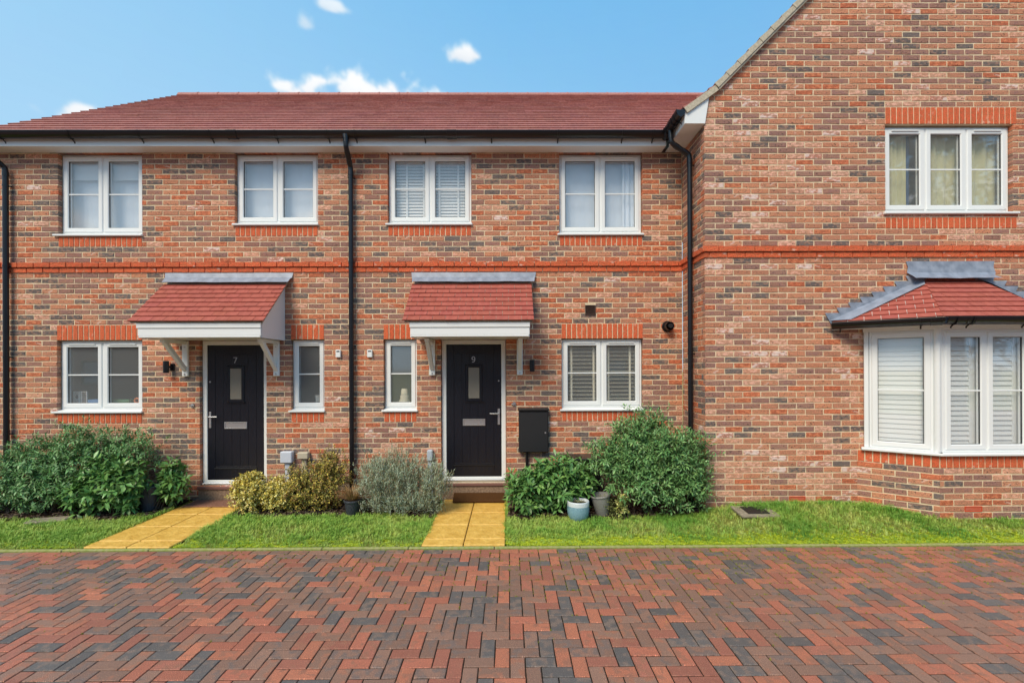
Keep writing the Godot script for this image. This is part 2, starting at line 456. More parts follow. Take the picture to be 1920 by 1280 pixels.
# Stretcher bond on the plane of xf. span(row) gives the free run; holes are [x0, x1, y0, y1]. The first `most` seen bricks are single parts, the rest one mesh.
func lay(wall: Node3D, xf: Transform3D, r0: int, r1: int, yb: float, span: Callable, holes: Array, weights: Dictionary, most: int, seen: Callable, phase := 0.0) -> void:
	var st := SurfaceTool.new()
	st.begin(Mesh.PRIMITIVE_TRIANGLES)
	var singles := []
	var rest := 0
	for row in range(r0, r1):
		var y := yb + row * ROW
		var yc := y + ROW / 2
		var run: Array = span.call(row, y)
		if run[1] - run[0] < 0.05: continue
		var free := [run]
		for h in holes:
			if yc < h[2] or yc > h[3]: continue
			var nxt := []
			for f in free:
				if h[1] <= f[0] or h[0] >= f[1]: nxt.append(f); continue
				if h[0] - f[0] > 0.02: nxt.append([f[0], h[0]])
				if f[1] - h[1] > 0.02: nxt.append([h[1], f[1]])
			free = nxt
		for f in free:
			var cuts := [f[0]]
			var k := ceili((f[0] - phase) / PITCH - (0.5 if row % 2 else 0.0))
			while true:
				var a := (k + (0.5 if row % 2 else 0.0)) * PITCH + phase
				k += 1
				if a >= f[1] - 0.045: break
				if a > f[0] + 0.045: cuts.append(a)
			cuts.append(f[1])
			for ci in cuts.size() - 1:
				var u0: float = cuts[ci] + (0.0 if ci == 0 else 0.005)
				var u1: float = cuts[ci + 1] - (0.0 if ci == cuts.size() - 2 else 0.005)
				var ln := u1 - u0
				var b := Basis.from_euler(Vector3(rng.randf_range(-0.012, 0.012), rng.randf_range(-0.006, 0.006), rng.randf_range(-0.006, 0.006)))
				b = b * Basis.from_scale(Vector3(ln / 0.2225, 1.0 + rng.randf_range(-0.02, 0.02), 1))
				if rng.randf() < 0.5: b = b * Basis(Vector3(0, 0, 1), PI)
				var tr := xf * Transform3D(b, Vector3((u0 + u1) / 2, yc + rng.randf_range(-0.0012, 0.0012), rng.randf_range(-0.0025, 0.002)))
				var me := pick(weights, tr.origin)
				if singles.size() < most and ln > 0.2 and seen.call(tr.origin):
					singles.append(1)
					var o := MeshInstance3D.new()
					o.mesh = me; o.material_override = M.brick; o.name = "brick"
					wall.add_child(o, true)
					o.transform = tr
				else:
					st.append_from(me, 0, tr)
					rest += 1
	if rest: stuff(part(st.commit(), "brickwork", M.brick, wall))

func red_brick(wall: Node3D, xf: Transform3D, called: String, cx: float, cy: float, l: float, h: float, out: float, upright: bool) -> void:
	var o := MeshInstance3D.new()
	o.mesh = bricks.smooth[rng.randi() % bricks.smooth.size()]
	o.material_override = M.brick; o.name = called
	wall.add_child(o, true)
	var b := Basis.from_euler(Vector3(0, 0, (PI / 2 if upright else 0.0) + rng.randf_range(-0.004, 0.004)))
	var e := 1.0 if out < 0.01 else 1.6
	b = b * Basis.from_scale(Vector3((h if upright else l) / 0.2225, (l if upright else h) / 0.065, e))
	if rng.randf() < 0.5: b = b * Basis(Vector3(0, 0, 1), PI)
	o.transform = xf * Transform3D(b, Vector3(cx, cy, out + rng.randf_range(-0.001, 0.001)))
func soldiers(wall: Node3D, xf: Transform3D, called: String, x0: float, x1: float, y0: float, y1: float, out := 0.002) -> void:
	var k := roundi((x1 - x0) / 0.0755)
	var w := (x1 - x0) / k
	for i in k: red_brick(wall, xf, called, x0 + (i + 0.5) * w, (y0 + y1) / 2, w - 0.014, y1 - y0 - 0.013, out, true)
func band(wall: Node3D, xf: Transform3D, x0: float, x1: float, y: float, out: float, phase: float) -> void:
	var a := floorf((x0 - phase) / PITCH) * PITCH + phase
	while a < x1:
		var u0 := maxf(a + 0.005, x0)
		var u1 := minf(a + PITCH - 0.005, x1)
		if u1 - u0 > 0.03: red_brick(wall, xf, "band_brick", (u0 + u1) / 2, y + ROW / 2, u1 - u0, 0.066, out, false)
		a += PITCH

# The wall behind the bricks: mortar, with openings cut through.
func cut_wall(xf: Transform3D, x0: float, x1: float, y0: float, y1: float, holes: Array, thick := 0.26) -> MB:
	var mb := MB.new()
	mb.xf = xf
	var wide := []
	for h in holes: wide.append([h[0] - 0.006, h[1] + 0.006, h[2] - 0.006, h[3] + 0.006])
	holes = wide
	var ys := [y0, y1]
	for h in holes: ys.append_array([clampf(h[2], y0, y1), clampf(h[3], y0, y1)])
	ys.sort()
	for i in ys.size() - 1:
		if ys[i + 1] - ys[i] < 0.001: continue
		var yc: float = (ys[i] + ys[i + 1]) / 2
		var free := [[x0, x1]]
		for h in holes:
			if yc < h[2] or yc > h[3]: continue
			var nxt := []
			for f in free:
				if h[1] <= f[0] or h[0] >= f[1]: nxt.append(f); continue
				if h[0] > f[0]: nxt.append([f[0], h[0]])
				if f[1] > h[1]: nxt.append([h[1], f[1]])
			free = nxt
		for f in free: mb.box(f[0], f[1], ys[i], ys[i + 1], -0.005, -thick)
	return mb

# A casement window in the opening x0..x1, y0..y1 of the plane xf (z out of the wall).
func window(house: Node3D, xf: Transform3D, x0: float, x1: float, y0: float, y1: float, n: int, o: Dictionary = {}) -> Node3D:
	var w := group_part("window", house)
	var back: float = o.get("back", 0.062)
	var mb := MB.new(); mb.xf = xf
	var fy := y0 + 0.045
	var fw := 0.046
	if n == 1: fw = 0.04
	mb.ring(x0 + 0.003, x1 - 0.003, fy, y1 - 0.003, fw, -back, -back - 0.07)
	var step := (x1 - x0 - 2 * fw + 0.05) / n
	for i in range(1, n):
		var mx := x0 + fw - 0.05 + step * i
		mb.bevel_box(mx, mx + 0.05, fy + fw, y1 - fw, -back - 0.07, -back - 0.001, 0.004)
	part(mb, "frame", M.white, w)
	var zf := -back + 0.012
	for i in n:
		var a := x0 + fw + step * i - 0.014
		var b := x0 + fw + step * (i + 1) - 0.05 + 0.014
		var c0 := fy + fw - 0.014
		var c1 := y1 - fw + 0.014
		var cw := 0.064
		var cm := MB.new(); cm.xf = xf
		cm.ring(a, b, c0, c1, cw, zf, -back - 0.05, 0.009)
		var cs := part(cm, "casement", M.white, w)
		var gk := MB.new(); gk.xf = xf
		gk.ring(a + cw - 0.001, b - cw + 0.001, c0 + cw - 0.001, c1 - cw + 0.001, 0.006, zf - 0.016, zf - 0.03, 0.001)
		part(gk, "gasket", M.gasket, w)
		var gl := MB.new(); gl.xf = xf
		gl.box(a + cw + 0.002, b - cw - 0.002, c0 + cw + 0.002, c1 - cw - 0.002, zf - 0.028, zf - 0.022)
		part(gl, "pane", M.glass, w)
		var g2 := MB.new(); g2.xf = xf
		g2.box(a + cw - 0.004, b - cw + 0.004, c0 + cw - 0.004, c1 - cw + 0.004, zf - 0.052, zf - 0.046)
		part(g2, "inner_pane", M.glass, w)
		if o.get("bar", true):
			var br := MB.new(); br.xf = xf
			var by: float = lerpf(c0, c1, o.get("bar_at", 0.505))
			br.bevel_box(a + cw, b - cw, by - 0.009, by + 0.009, zf - 0.0215, zf - 0.014, 0.003)
			part(br, "glazing_bar", M.white, w)
		if (o.get("vents", [])).has(i):
			var vn := MB.new(); vn.xf = xf
			var vx := (a + b) / 2
			var vl := (b - a) * 0.34
			vn.bevel_box(vx - vl, vx + vl, c1 - 0.03, c1 - 0.012, zf + 0.0005, zf + 0.014, 0.003)
			part(vn, "trickle_vent", M.white, w)
	if o.get("sill", true):
		var sl := MB.new(); sl.xf = xf
		var s0: float = x0 - o.get("sill_left", 0.03)
		var s1: float = x1 + o.get("sill_right", 0.015)
		sl.bevel_box(s0, s1, y0 + 0.002, y0 + 0.03, -back - 0.01, 0.034, 0.006)
		sl.face([Vector3(x0 + 0.002, y0 + 0.0295, 0.02), Vector3(x1 - 0.002, y0 + 0.0295, 0.02), Vector3(x1 - 0.002, fy + 0.004, -back + 0.002), Vector3(x0 + 0.002, fy + 0.004, -back + 0.002)], Vector3(0, 1, 0.5))
		part(sl, "sill", M.white, w)
	if o.get("room", true):
		var rm := MB.new(); rm.xf = xf
		var ex: float = o.get("spread", 0.65)
		var z1 := -back - 0.06
		var z2 := -0.262
		var z3: float = -o.get("depth", 5.0)
		var q0 := [Vector3(x0, y0, z1), Vector3(x1, y0, z1), Vector3(x1, y1, z1), Vector3(x0, y1, z1)]
		var q1 := [Vector3(x0, y0, z2), Vector3(x1, y0, z2), Vector3(x1, y1, z2), Vector3(x0, y1, z2)]
		var q2 := [Vector3(x0 - ex, y0 - 1.15, z2), Vector3(x1 + ex, y0 - 1.15, z2), Vector3(x1 + ex, y1 + 0.02, z2), Vector3(x0 - ex, y1 + 0.02, z2)]
		var q3 := []
		for p in q2: q3.append(Vector3(p.x, p.y, z3))
		var inward := [Vector3(0, 1, 0), Vector3(-1, 0, 0), Vector3(0, -1, 0), Vector3(1, 0, 0)]
		for i in 4:
			var k := (i + 1) % 4
			rm.face([q0[i], q0[k], q1[k], q1[i]], inward[i])
			rm.face([q1[i], q1[k], q2[k], q2[i]], Vector3(0, 0, -1))
			rm.face([q2[i], q2[k], q3[k], q3[i]], inward[i])
		rm.face(q3, Vector3(0, 0, 1))
		part(rm, "room", M.room, w)
	return w

func door(house: Node3D, x0: float, x1: float, y0: float, y1: float, left_handle: bool, digit: String) -> void:
	var xf := plane(DM)
	var d := group_part("door", house)
	var mb := MB.new(); mb.xf = xf
	mb.ring(x0 + 0.003, x1 - 0.003, y0, y1 - 0.003, 0.066, -0.055, -0.14, 0.008)
	part(mb, "frame", M.white, d)
	var a := x0 + 0.064
	var b := x1 - 0.064
	var c0 := y0 + 0.062
	var c1 := y1 - 0.066
	var zf := -0.068
	var cx := (a + b) / 2
	var gx0 := cx - 0.125; var gx1 := cx + 0.125
	var gy0: float = c1 - 0.84; var gy1: float = c1 - 0.30
	var st := MB.new(); st.xf = xf
	st.box(a, b, c0, c1, zf - 0.045, zf - 0.006)
	part(st, "slab", M.door, d)
	for k in 2:
		var sm := MB.new(); sm.xf = xf
		if k == 0: sm.bevel_box(a, a + 0.115, c0, c1, zf - 0.01, zf, 0.004)
		else: sm.bevel_box(b - 0.115, b, c0, c1, zf - 0.01, zf, 0.004)
		part(sm, "stile", M.door, d)
	for k in 2:
		var rl := MB.new(); rl.xf = xf
		if k == 0: rl.bevel_box(a + 0.117, b - 0.117, c1 - 0.135, c1, zf - 0.01, zf, 0.004)
		else: rl.bevel_box(a + 0.117, b - 0.117, c0, c0 + 0.2, zf - 0.01, zf, 0.004)
		part(rl, "rail", M.door, d)
	var pw := (b - a - 0.234) / 5.0
	for k in 5:
		var p0 := a + 0.117 + pw * k + 0.0015
		var p1 := p0 + pw - 0.003
		var segs := [[c0 + 0.203, c1 - 0.138]]
		if p1 > gx0 + 0.02 and p0 < gx1 - 0.02: segs = [[c0 + 0.203, gy0 + 0.01], [gy1 - 0.01, c1 - 0.138]]
		for s in segs:
			var pl := MB.new(); pl.xf = xf
			pl.bevel_box(p0, p1, s[0], s[1], zf - 0.012, zf - 0.003, 0.004)
			part(pl, "plank", M.door, d)
	var gf := MB.new(); gf.xf = xf
	gf.ring(gx0, gx1, gy0, gy1, 0.045, zf + 0.012, zf - 0.012, 0.012)
	gf.bevel_box(gx0 - 0.012, gx1 + 0.012, gy0 - 0.012, gy0 + 0.006, zf - 0.002, zf + 0.02, 0.004)
	part(gf, "glazing_frame", M.door, d)
	var gp := MB.new(); gp.xf = xf
	gp.box(gx0 + 0.045, gx1 - 0.045, gy0 + 0.045, gy1 - 0.045, zf - 0.006, zf + 0.002)
	part(gp, "pane", M.frosted, d)
	var lb := MB.new(); lb.xf = xf
	var ly := c0 + 0.80
	lb.ring(cx - 0.165, cx + 0.165, ly - 0.05, ly + 0.05, 0.018, zf + 0.012, zf - 0.006, 0.004)
	lb.bevel_box(cx - 0.146, cx + 0.146, ly - 0.033, ly + 0.031, zf - 0.004, zf + 0.006, 0.003)
	part(lb, "letterbox", M.metal, d)
	var s := 1.0 if left_handle else -1.0
	var hx := a + 0.045 if left_handle else b - 0.045
	var hy := c0 + 0.93
	var hd := MB.new(); hd.xf = xf
	hd.bevel_box(hx - 0.016, hx + 0.016, hy - 0.165, hy + 0.07, zf - 0.001, zf + 0.012, 0.005)
	hd.tube([Vector3(hx, hy, zf + 0.01), Vector3(hx, hy, zf + 0.05), Vector3(hx + s * 0.012, hy, zf + 0.058), Vector3(hx + s * 0.13, hy, zf + 0.055)], 0.0095, 10)
	hd.tube([Vector3(hx, hy - 0.1, zf + 0.008), Vector3(hx, hy - 0.1, zf + 0.018)], 0.012, 12)
	part(hd, "handle", M.metal, d)
	var sp := MB.new(); sp.xf = xf
	sp.tube([Vector3(a + 0.045 if left_handle else b - 0.045, c1 - 0.54, zf - 0.002), Vector3(a + 0.045 if left_handle else b - 0.045, c1 - 0.54, zf + 0.008)], 0.012, 14)
	part(sp, "spyhole", M.metal, d)
	var wb := MB.new(); wb.xf = xf
	wb.bevel_box(a + 0.1, b - 0.1, c0 + 0.165, c0 + 0.178, zf - 0.002, zf + 0.012, 0.004)
	part(wb, "drip_bar", M.black, d)
	var tm := TextMesh.new()
	var fo := SystemFont.new()
	fo.font_names = PackedStringArray(["Droid Sans"])
	tm.font = fo; tm.text = digit; tm.font_size = 64; tm.pixel_size = 0.0018; tm.depth = 0.008
	var dg := MeshInstance3D.new()
	dg.mesh = tm; dg.material_override = M.metal
	hang(dg, "house_number", d)
	dg.position += xf * Vector3(cx - 0.005, c1 - 0.225, zf + 0.002)
	var th := MB.new(); th.xf = xf
	th.bevel_box(x0 + 0.004, x1 - 0.004, y0 - 0.012, y0 + 0.03, -0.07, -0.02, 0.006)
	part(th, "threshold", M.metal, d)
	var ti := MB.new(); ti.xf = xf
	ti.bevel_box(x0 - 0.03, x1 + 0.03, y0 - 0.05, y0 - 0.013, -0.1, 0.03, 0.004)
	part(ti, "sill_tile", M.sill_tile, d)
	var sp2 := MB.new(); sp2.xf = xf
	sp2.bevel_box(x0 - 0.02, x1 + 0.02, -0.06, y0 - 0.051, -0.12, 0.012, 0.006)
	part(sp2, "step", M.step, house)
	var hb := MB.new(); hb.xf = xf
	hb.box(x0 - 0.1, x1 + 0.1, y0, y1 + 0.1, -0.30, -0.27)
	part(hb, "hall_lining", M.room, d)

# Plain tiles on a slope. o: left foot of the eaves, e along it, s up the slope, nn out of it. The run at height h goes from lerp(l0, l1) to lerp(r0, r1).
func tiles(parent: Node3D, m: Material, o: Vector3, e: Vector3, s: Vector3, l0: float, l1: float, r0: float, r1: float, length: float, gauge: float, tw: float, single_parts: bool, thick := 0.013, tint := 0.12) -> void:
	var nn := e.cross(s).normalized()
	if nn.y < 0: nn = -nn
	var all := MB.new()
	var rows := ceili(length / gauge)
	for r in rows:
		var a := r * gauge
		var b := minf(a + gauge + 0.004, length)
		var la := lerpf(l0, l1, a / length); var lb := lerpf(l0, l1, b / length)
		var ra := lerpf(r0, r1, a / length); var rb := lerpf(r0, r1, b / length)
		var x := floorf(minf(la, lb) / tw) * tw + (tw / 2 if r % 2 else 0.0) - tw
		while x < maxf(ra, rb):
			var g := 0.0028 if single_parts else 0.0015
			var x0 := clampf(x + g, la, ra); var x1 := clampf(x + tw - g, la, ra)
			var y0 := clampf(x + g, lb, rb); var y1 := clampf(x + tw - g, lb, rb)
			x += tw
			if x1 - x0 < 0.012 and y1 - y0 < 0.012: continue
			var mb: MB = MB.new() if single_parts else all
			var k := 1.0 + rng.randf_range(-tint, tint * 0.6)
			mb.col = Color(k, k * rng.randf_range(0.95, 1.04), k * rng.randf_range(0.95, 1.05))
			var up0 := thick + rng.randf_range(0.0, 0.003)
			var up1 := thick + rng.randf_range(0.0, 0.003)
			var sl := rng.randf_range(-0.002, 0.002)
			var p0 := o + e * x0 + s * (a + sl) + nn * up0
			var p1 := o + e * x1 + s * (a + sl) + nn * up1
			var p2 := o + e * y1 + s * b + nn * 0.003
			var p3 := o + e * y0 + s * b + nn * 0.003
			var d0 := p0 - nn * thick; var d1 := p1 - nn * thick
			mb.face([p0, p1, p2, p3], nn)
			mb.face([d0, d1, p1, p0], -s)
			mb.face([d0, p0, p3], -e)
			mb.face([d1, p1, p2], e)
			if single_parts: part(mb, "tile", m, parent)
	if not single_parts: stuff(part(all, "tiles", m, parent))

func half_pipe(mb: MB, a: Vector3, b: Vector3, r: float, ends := [true, true], deep := 1.55) -> void:
	var d := (b - a).normalized()
	var side := d.cross(Vector3.UP).normalized()
	var seg := 12
	for i in seg:
		var t0 := PI * i / seg; var t1 := PI * (i + 1) / seg
		var o0 := side * cos(t0) - Vector3.UP * sin(t0) * deep
		var o1 := side * cos(t1) - Vector3.UP * sin(t1) * deep
		var bb := mb.v.size()
		for q in [[a, o0], [b, o0], [b, o1], [a, o1]]:
			mb.v.append(q[0] + q[1] * r); mb.n.append(q[1].normalized()); mb.c.append(mb.col); mb.t.append(Vector2())
		mb.ix.append_array([bb, bb + 1, bb + 2, bb, bb + 2, bb + 3])
		mb.face([a + o0 * (r - 0.004), b + o0 * (r - 0.004), b + o1 * (r - 0.004), a + o1 * (r - 0.004)], -o0)
	for sd in [-1.0, 1.0]:
		mb.tube([a + side * sd * (r - 0.001), b + side * sd * (r - 0.001)], 0.006, 6)
	for k in 2:
		if not ends[k]: continue
		var p: Vector3 = a if k == 0 else b
		var q := []
		for i in seg + 1:
			var t0 := PI * i / seg
			q.append(p + (side * cos(t0) - Vector3.UP * sin(t0) * deep) * (r + 0.002))
		mb.face(q, -d if k == 0 else d)
# rebated collar round a gutter
func gutter_union(parent: Node3D, at: Vector3, d: Vector3, r: float, wide: float) -> void:
	var mb := MB.new()
	half_pipe(mb, at - d * wide / 2, at + d * wide / 2, r + 0.006)
	part(mb, "gutter_union", M.black, parent)
func gutter_bracket(parent: Node3D, at: Vector3, d: Vector3, r: float) -> void:
	var mb := MB.new()
	half_pipe(mb, at - d * 0.012, at + d * 0.012, r + 0.004, [true, true])
	var side := d.cross(Vector3.UP).normalized()
	if side.z > 0 and absf(side.z) > 0.5: side = -side
	elif absf(side.z) <= 0.5 and side.x < 0: side = -side
	var c := at + side * (r + 0.004)
	mb.tube([at - Vector3.UP * (r * 1.45) + side * r * 0.3, c - Vector3.UP * (r * 1.5 + 0.03), c - Vector3.UP * (r * 1.5 + 0.045)], 0.008, 6)
	part(mb, "gutter_bracket", M.black, parent)
func downpipe(parent: Node3D, path: Array, clips: Array, side: Vector3) -> void:
	var mb := MB.new()
	var r := 0.034
	var smooth := [path[0]]
	for i in range(1, path.size() - 1):
		var a: Vector3 = path[i - 1]; var b: Vector3 = path[i]; var c: Vector3 = path[i + 1]
		var cut := minf(0.05, minf(a.distance_to(b), b.distance_to(c)) * 0.4)
		var p0 := b + (a - b).normalized() * cut
		var p1 := b + (c - b).normalized() * cut
		smooth.append_array([p0, p0.lerp(b, 0.6).lerp(b.lerp(p1, 0.2), 0.35), b.lerp((p0 + p1) / 2, 0.45), p1])
	smooth.append(path[path.size() - 1])
	mb.tube(smooth, r, 16)
	var dp := part(mb, "downpipe", M.black, parent)
	for i in range(0, path.size() - 1):
		for k in 2:
			var a: Vector3 = path[i + k]; var b: Vector3 = path[i + 1 - k]
			if i + k == 0 or i + k == path.size() - 1: continue
			var d := (b - a).normalized()
			var sk := MB.new()
			sk.tube([a + d * 0.055, a + d * 0.115], r + 0.004, 16)
			part(sk, "pipe_socket", M.black, parent)
	for y in clips:
		var base: Vector3 = path[path.size() - 1]
		var at := Vector3(base.x, y, base.z)
		var cl := MB.new()
		cl.tube([at - Vector3.UP * 0.012, at + Vector3.UP * 0.012], r + 0.004, 16)
		var e := side.normalized()
		cl.tube([at + e * (r + 0.001), at + e * (r + 0.032)], 0.011, 8)
		cl.tube([at + e * (r + 0.002) , at + e * (r + 0.036) + Vector3(0, -0.004, 0)], 0.006, 6)
		part(cl, "pipe_clip", M.black, parent)

func canopy(house: Node3D, x0: float, x1: float) -> void:   # x0..x1 of the white box; open porch roof on gallows brackets
	var df := 5.957
	var cn := group_part("porch_canopy", house)
	var eave := P(0, 2.535, 5.925)
	var top := P(0, 3.165, DM - 0.02)
	var s := (top - eave)
	var ln := s.length()
	s = s.normalized()
	var deck := MB.new()
	var nn := Vector3(1, 0, 0).cross(s).normalized()
	if nn.y < 0: nn = -nn
	for sg in [0.0, -0.025]:
		deck.face([eave + Vector3(x0 - 0.06, 0, 0) + nn * sg, eave + Vector3(x1 + 0.035, 0, 0) + nn * sg, top + Vector3(x1 + 0.035, 0, 0) + nn * sg, top + Vector3(x0 - 0.06, 0, 0) + nn * sg], nn if sg == 0.0 else -nn)
	for xx in [x0 - 0.06, x1 + 0.035]:
		deck.face([eave + Vector3(xx, 0, 0), top + Vector3(xx, 0, 0), top + Vector3(xx, 0, 0) - nn * 0.025, eave + Vector3(xx, 0, 0) - nn * 0.025], Vector3(signf(xx - x0 - 0.1), 0, 0))
	part(deck, "deck", M.verge, cn)
	tiles(cn, M.canopy_tile, eave, Vector3(1, 0, 0), s, x0 - 0.085, x0 - 0.085, x1 + 0.05, x1 + 0.05, ln - 0.05, 0.104, 0.166, true, 0.016, 0.09)
	var b1 := MB.new()
	b1.bevel_box(x0, x1, 2.452, 2.522, -df - 0.02, -df + 0.006, 0.004)
	part(b1, "fascia", M.white, cn)
	var b2 := MB.new()
	b2.bevel_box(x0 + 0.012, x1 - 0.004, 2.352, 2.451, -df - 0.03, -df - 0.006, 0.004)
	part(b2, "fascia", M.white, cn)
	var b3 := MB.new()
	b3.bevel_box(x0 + 0.02, x1 - 0.012, 2.328, 2.351, -df - 0.05, -df - 0.004, 0.006)
	part(b3, "bead", M.white, cn)
	var sf := MB.new()
	sf.box(x0 + 0.025, x1 - 0.02, 2.334, 2.344, -DM, -df - 0.05)
	part(sf, "soffit", M.white, cn)
	for k in 2:
		var xx := x0 + 0.014 if k == 0 else x1 - 0.014
		var ck := MB.new()
		var q := [P(xx, 2.326, df + 0.035), P(xx, 2.326, DM - 0.006), P(xx, 3.09, DM - 0.006), P(xx, 2.505, df + 0.035)]
		var w := Vector3(-0.012 if k == 0 else 0.012, 0, 0)
		var qo := []
		for p in q: qo.append(p + w)
		ck.face(qo, w); ck.face(q, -w)
		for i in 4: ck.face([q[i], q[(i + 1) % 4], qo[(i + 1) % 4], qo[i]], (q[i] + q[(i + 1) % 4]) / 2 - (q[0] + q[2]) / 2)
		part(ck, "cheek_panel", M.white, cn)
	for k in 2:
		var bx := x0 + 0.19 if k == 0 else x1 - 0.12
		var br := MB.new()
		br.bevel_box(bx - 0.042, bx + 0.042, 1.815, 2.325, -DM, -DM + 0.038, 0.006)
		br.bevel_box(bx - 0.03, bx + 0.03, 2.275, 2.326, -DM + 0.039, -DM + 0.47, 0.005)
		var a := P(bx, 1.91, DM - 0.03)
		var b := P(bx, 2.29, DM - 0.42)
		var dd := (b - a).normalized()
		var up := dd.cross(Vector3(1, 0, 0)).normalized()
		br.xf = Transform3D(Basis(Vector3(1, 0, 0), up, -dd), (a + b) / 2)
		br.bevel_box(-0.028, 0.028, -0.03, 0.03, -a.distance_to(b) / 2, a.distance_to(b) / 2, 0.006)
		part(br, "bracket", M.white, cn)
		var bo := MB.new()
		bo.tube([P(bx, 1.845, DM - 0.037), P(bx, 1.845, DM - 0.045)], 0.012, 10)
		bo.tube([P(bx, 2.235, DM - 0.037), P(bx, 2.235, DM - 0.045)], 0.01, 10)
		part(bo, "bolt", M.metal, cn)
	# lead: an upstand on the wall dressed down over the top tiles
	var ld := MB.new()
	var l0 := x0 - 0.11; var l1 := x1 + 0.12
	var prev: Array = []
	for i in 25:
		var x := lerpf(l0, l1, i / 24.0)
		var wv := 0.002 * sin(i * 1.1) + 0.002 * sin(i * 0.4)
		var ring := [P(x, 3.308 + wv * 0.7, DM - 0.006), P(x, 3.235, DM - 0.022 - absf(wv)), P(x, 3.218 + wv * 0.5, DM - 0.05), P(x, 3.155 + wv, DM - 0.112 + wv)]
		if i == 0 or i == 24:
			for k in ring.size(): ring[k].x += 0.03 * (1 if i == 0 else -1) * k / 3.0
		if prev.size():
			for k in 3: ld.face([prev[k], ring[k], ring[k + 1], prev[k + 1]], Vector3(0, 0.5, 1))
		prev = ring
	part(ld, "lead_flashing", M.lead, cn)
const SLOPE := 0.6283185   # 36 degrees
const YE := 5.215          # foot of the terrace roof
const DE := 6.34
var stocks := {"orange": 32.0, "red": 16.0, "brown": 30.0, "grey": 16.0, "pink": 6.0, "white": 1.5}
var stocks_pale := {"orange": 42.0, "red": 9.0, "brown": 22.0, "grey": 9.0, "pink": 15.0, "white": 5.0}
func yr(r: float) -> float: return YM + r * ROW

func roof_front(house: Node3D, l0: float, l1: float, r0: float, r1: float) -> void:
	var rf := group_part("roof", house)
	var s := Vector3(0, sin(SLOPE), -cos(SLOPE))
	var o := P(0, YE, DE)
	var ln := 4.06 / cos(SLOPE)
	var top := o + s * ln
	var mb := MB.new()
	mb.face([o + Vector3(l0, 0, 0), o + Vector3(r0, 0, 0), top + Vector3(r1, 0, 0), top + Vector3(l1, 0, 0)], Vector3(0, 1, 1))
	var foot := P(0, YE, DE + 8.12)
	mb.face([foot + Vector3(l0, 0, 0), foot + Vector3(r1, 0, 0), top + Vector3(r1, 0, 0), top + Vector3(l1, 0, 0)], Vector3(0, 1, -1))
	mb.face([o + Vector3(l0, -0.06, 0), o + Vector3(r0, -0.06, 0), top + Vector3(r1, -0.06, 0), top + Vector3(l1, -0.06, 0)], Vector3(0, -1, -1))
	mb.face([o + Vector3(l0, 0, 0), top + Vector3(l1, 0, 0), top + Vector3(l1, -0.06, 0), o + Vector3(l0, -0.06, 0)], Vector3(-1, 0, 0))
	part(mb, "roof_deck", M.roof, rf)
	tiles(rf, M.roof, o, Vector3(1, 0, 0), s, l0, l1, r0, r1, ln, 0.203, 0.295, false, 0.02, 0.16)
	var x := l1
	while x < minf(r1, 4.9):
		var rt := MB.new()
		var e := minf(x + 0.452, r1)
		var k := rng.randf_range(0.92, 1.05)
		rt.col = Color(k, k, k)
		rt.tube([top + Vector3(x, -0.06, 0), top + Vector3(e, -0.06, 0)], 0.105, 16)
		rt.tube([top + Vector3(e - 0.03, -0.06, 0), top + Vector3(e, -0.06, 0)], 0.112, 16)
		part(rt, "ridge_tile", M.roof, rf)
		x += 0.455

func eaves(house: Node3D, x0: float, x1: float, marks: Array, unions: Array, left_end: bool, right_end: bool) -> void:
	var fb := MB.new()
	fb.bevel_box(x0, x1, SOF - 0.006, 5.20, -6.424, -6.402, 0.003)
	part(fb, "fascia", M.white, house)
	var sb := MB.new()
	sb.box(x0, x1, SOF, SOF + 0.01, -DM, -6.425)
	part(sb, "soffit", M.white, house)
	var gu := MB.new()
	half_pipe(gu, P(x0, 5.205, 6.342), P(x1, 5.205, 6.342), 0.056, [left_end, right_end])
	part(gu, "gutter", M.black, house)
	for x in marks: gutter_bracket(house, P(x, 5.205, 6.342), Vector3(1, 0, 0), 0.056)
	for x in unions: gutter_union(house, P(x, 5.205, 6.342), Vector3(1, 0, 0), 0.056, 0.13)

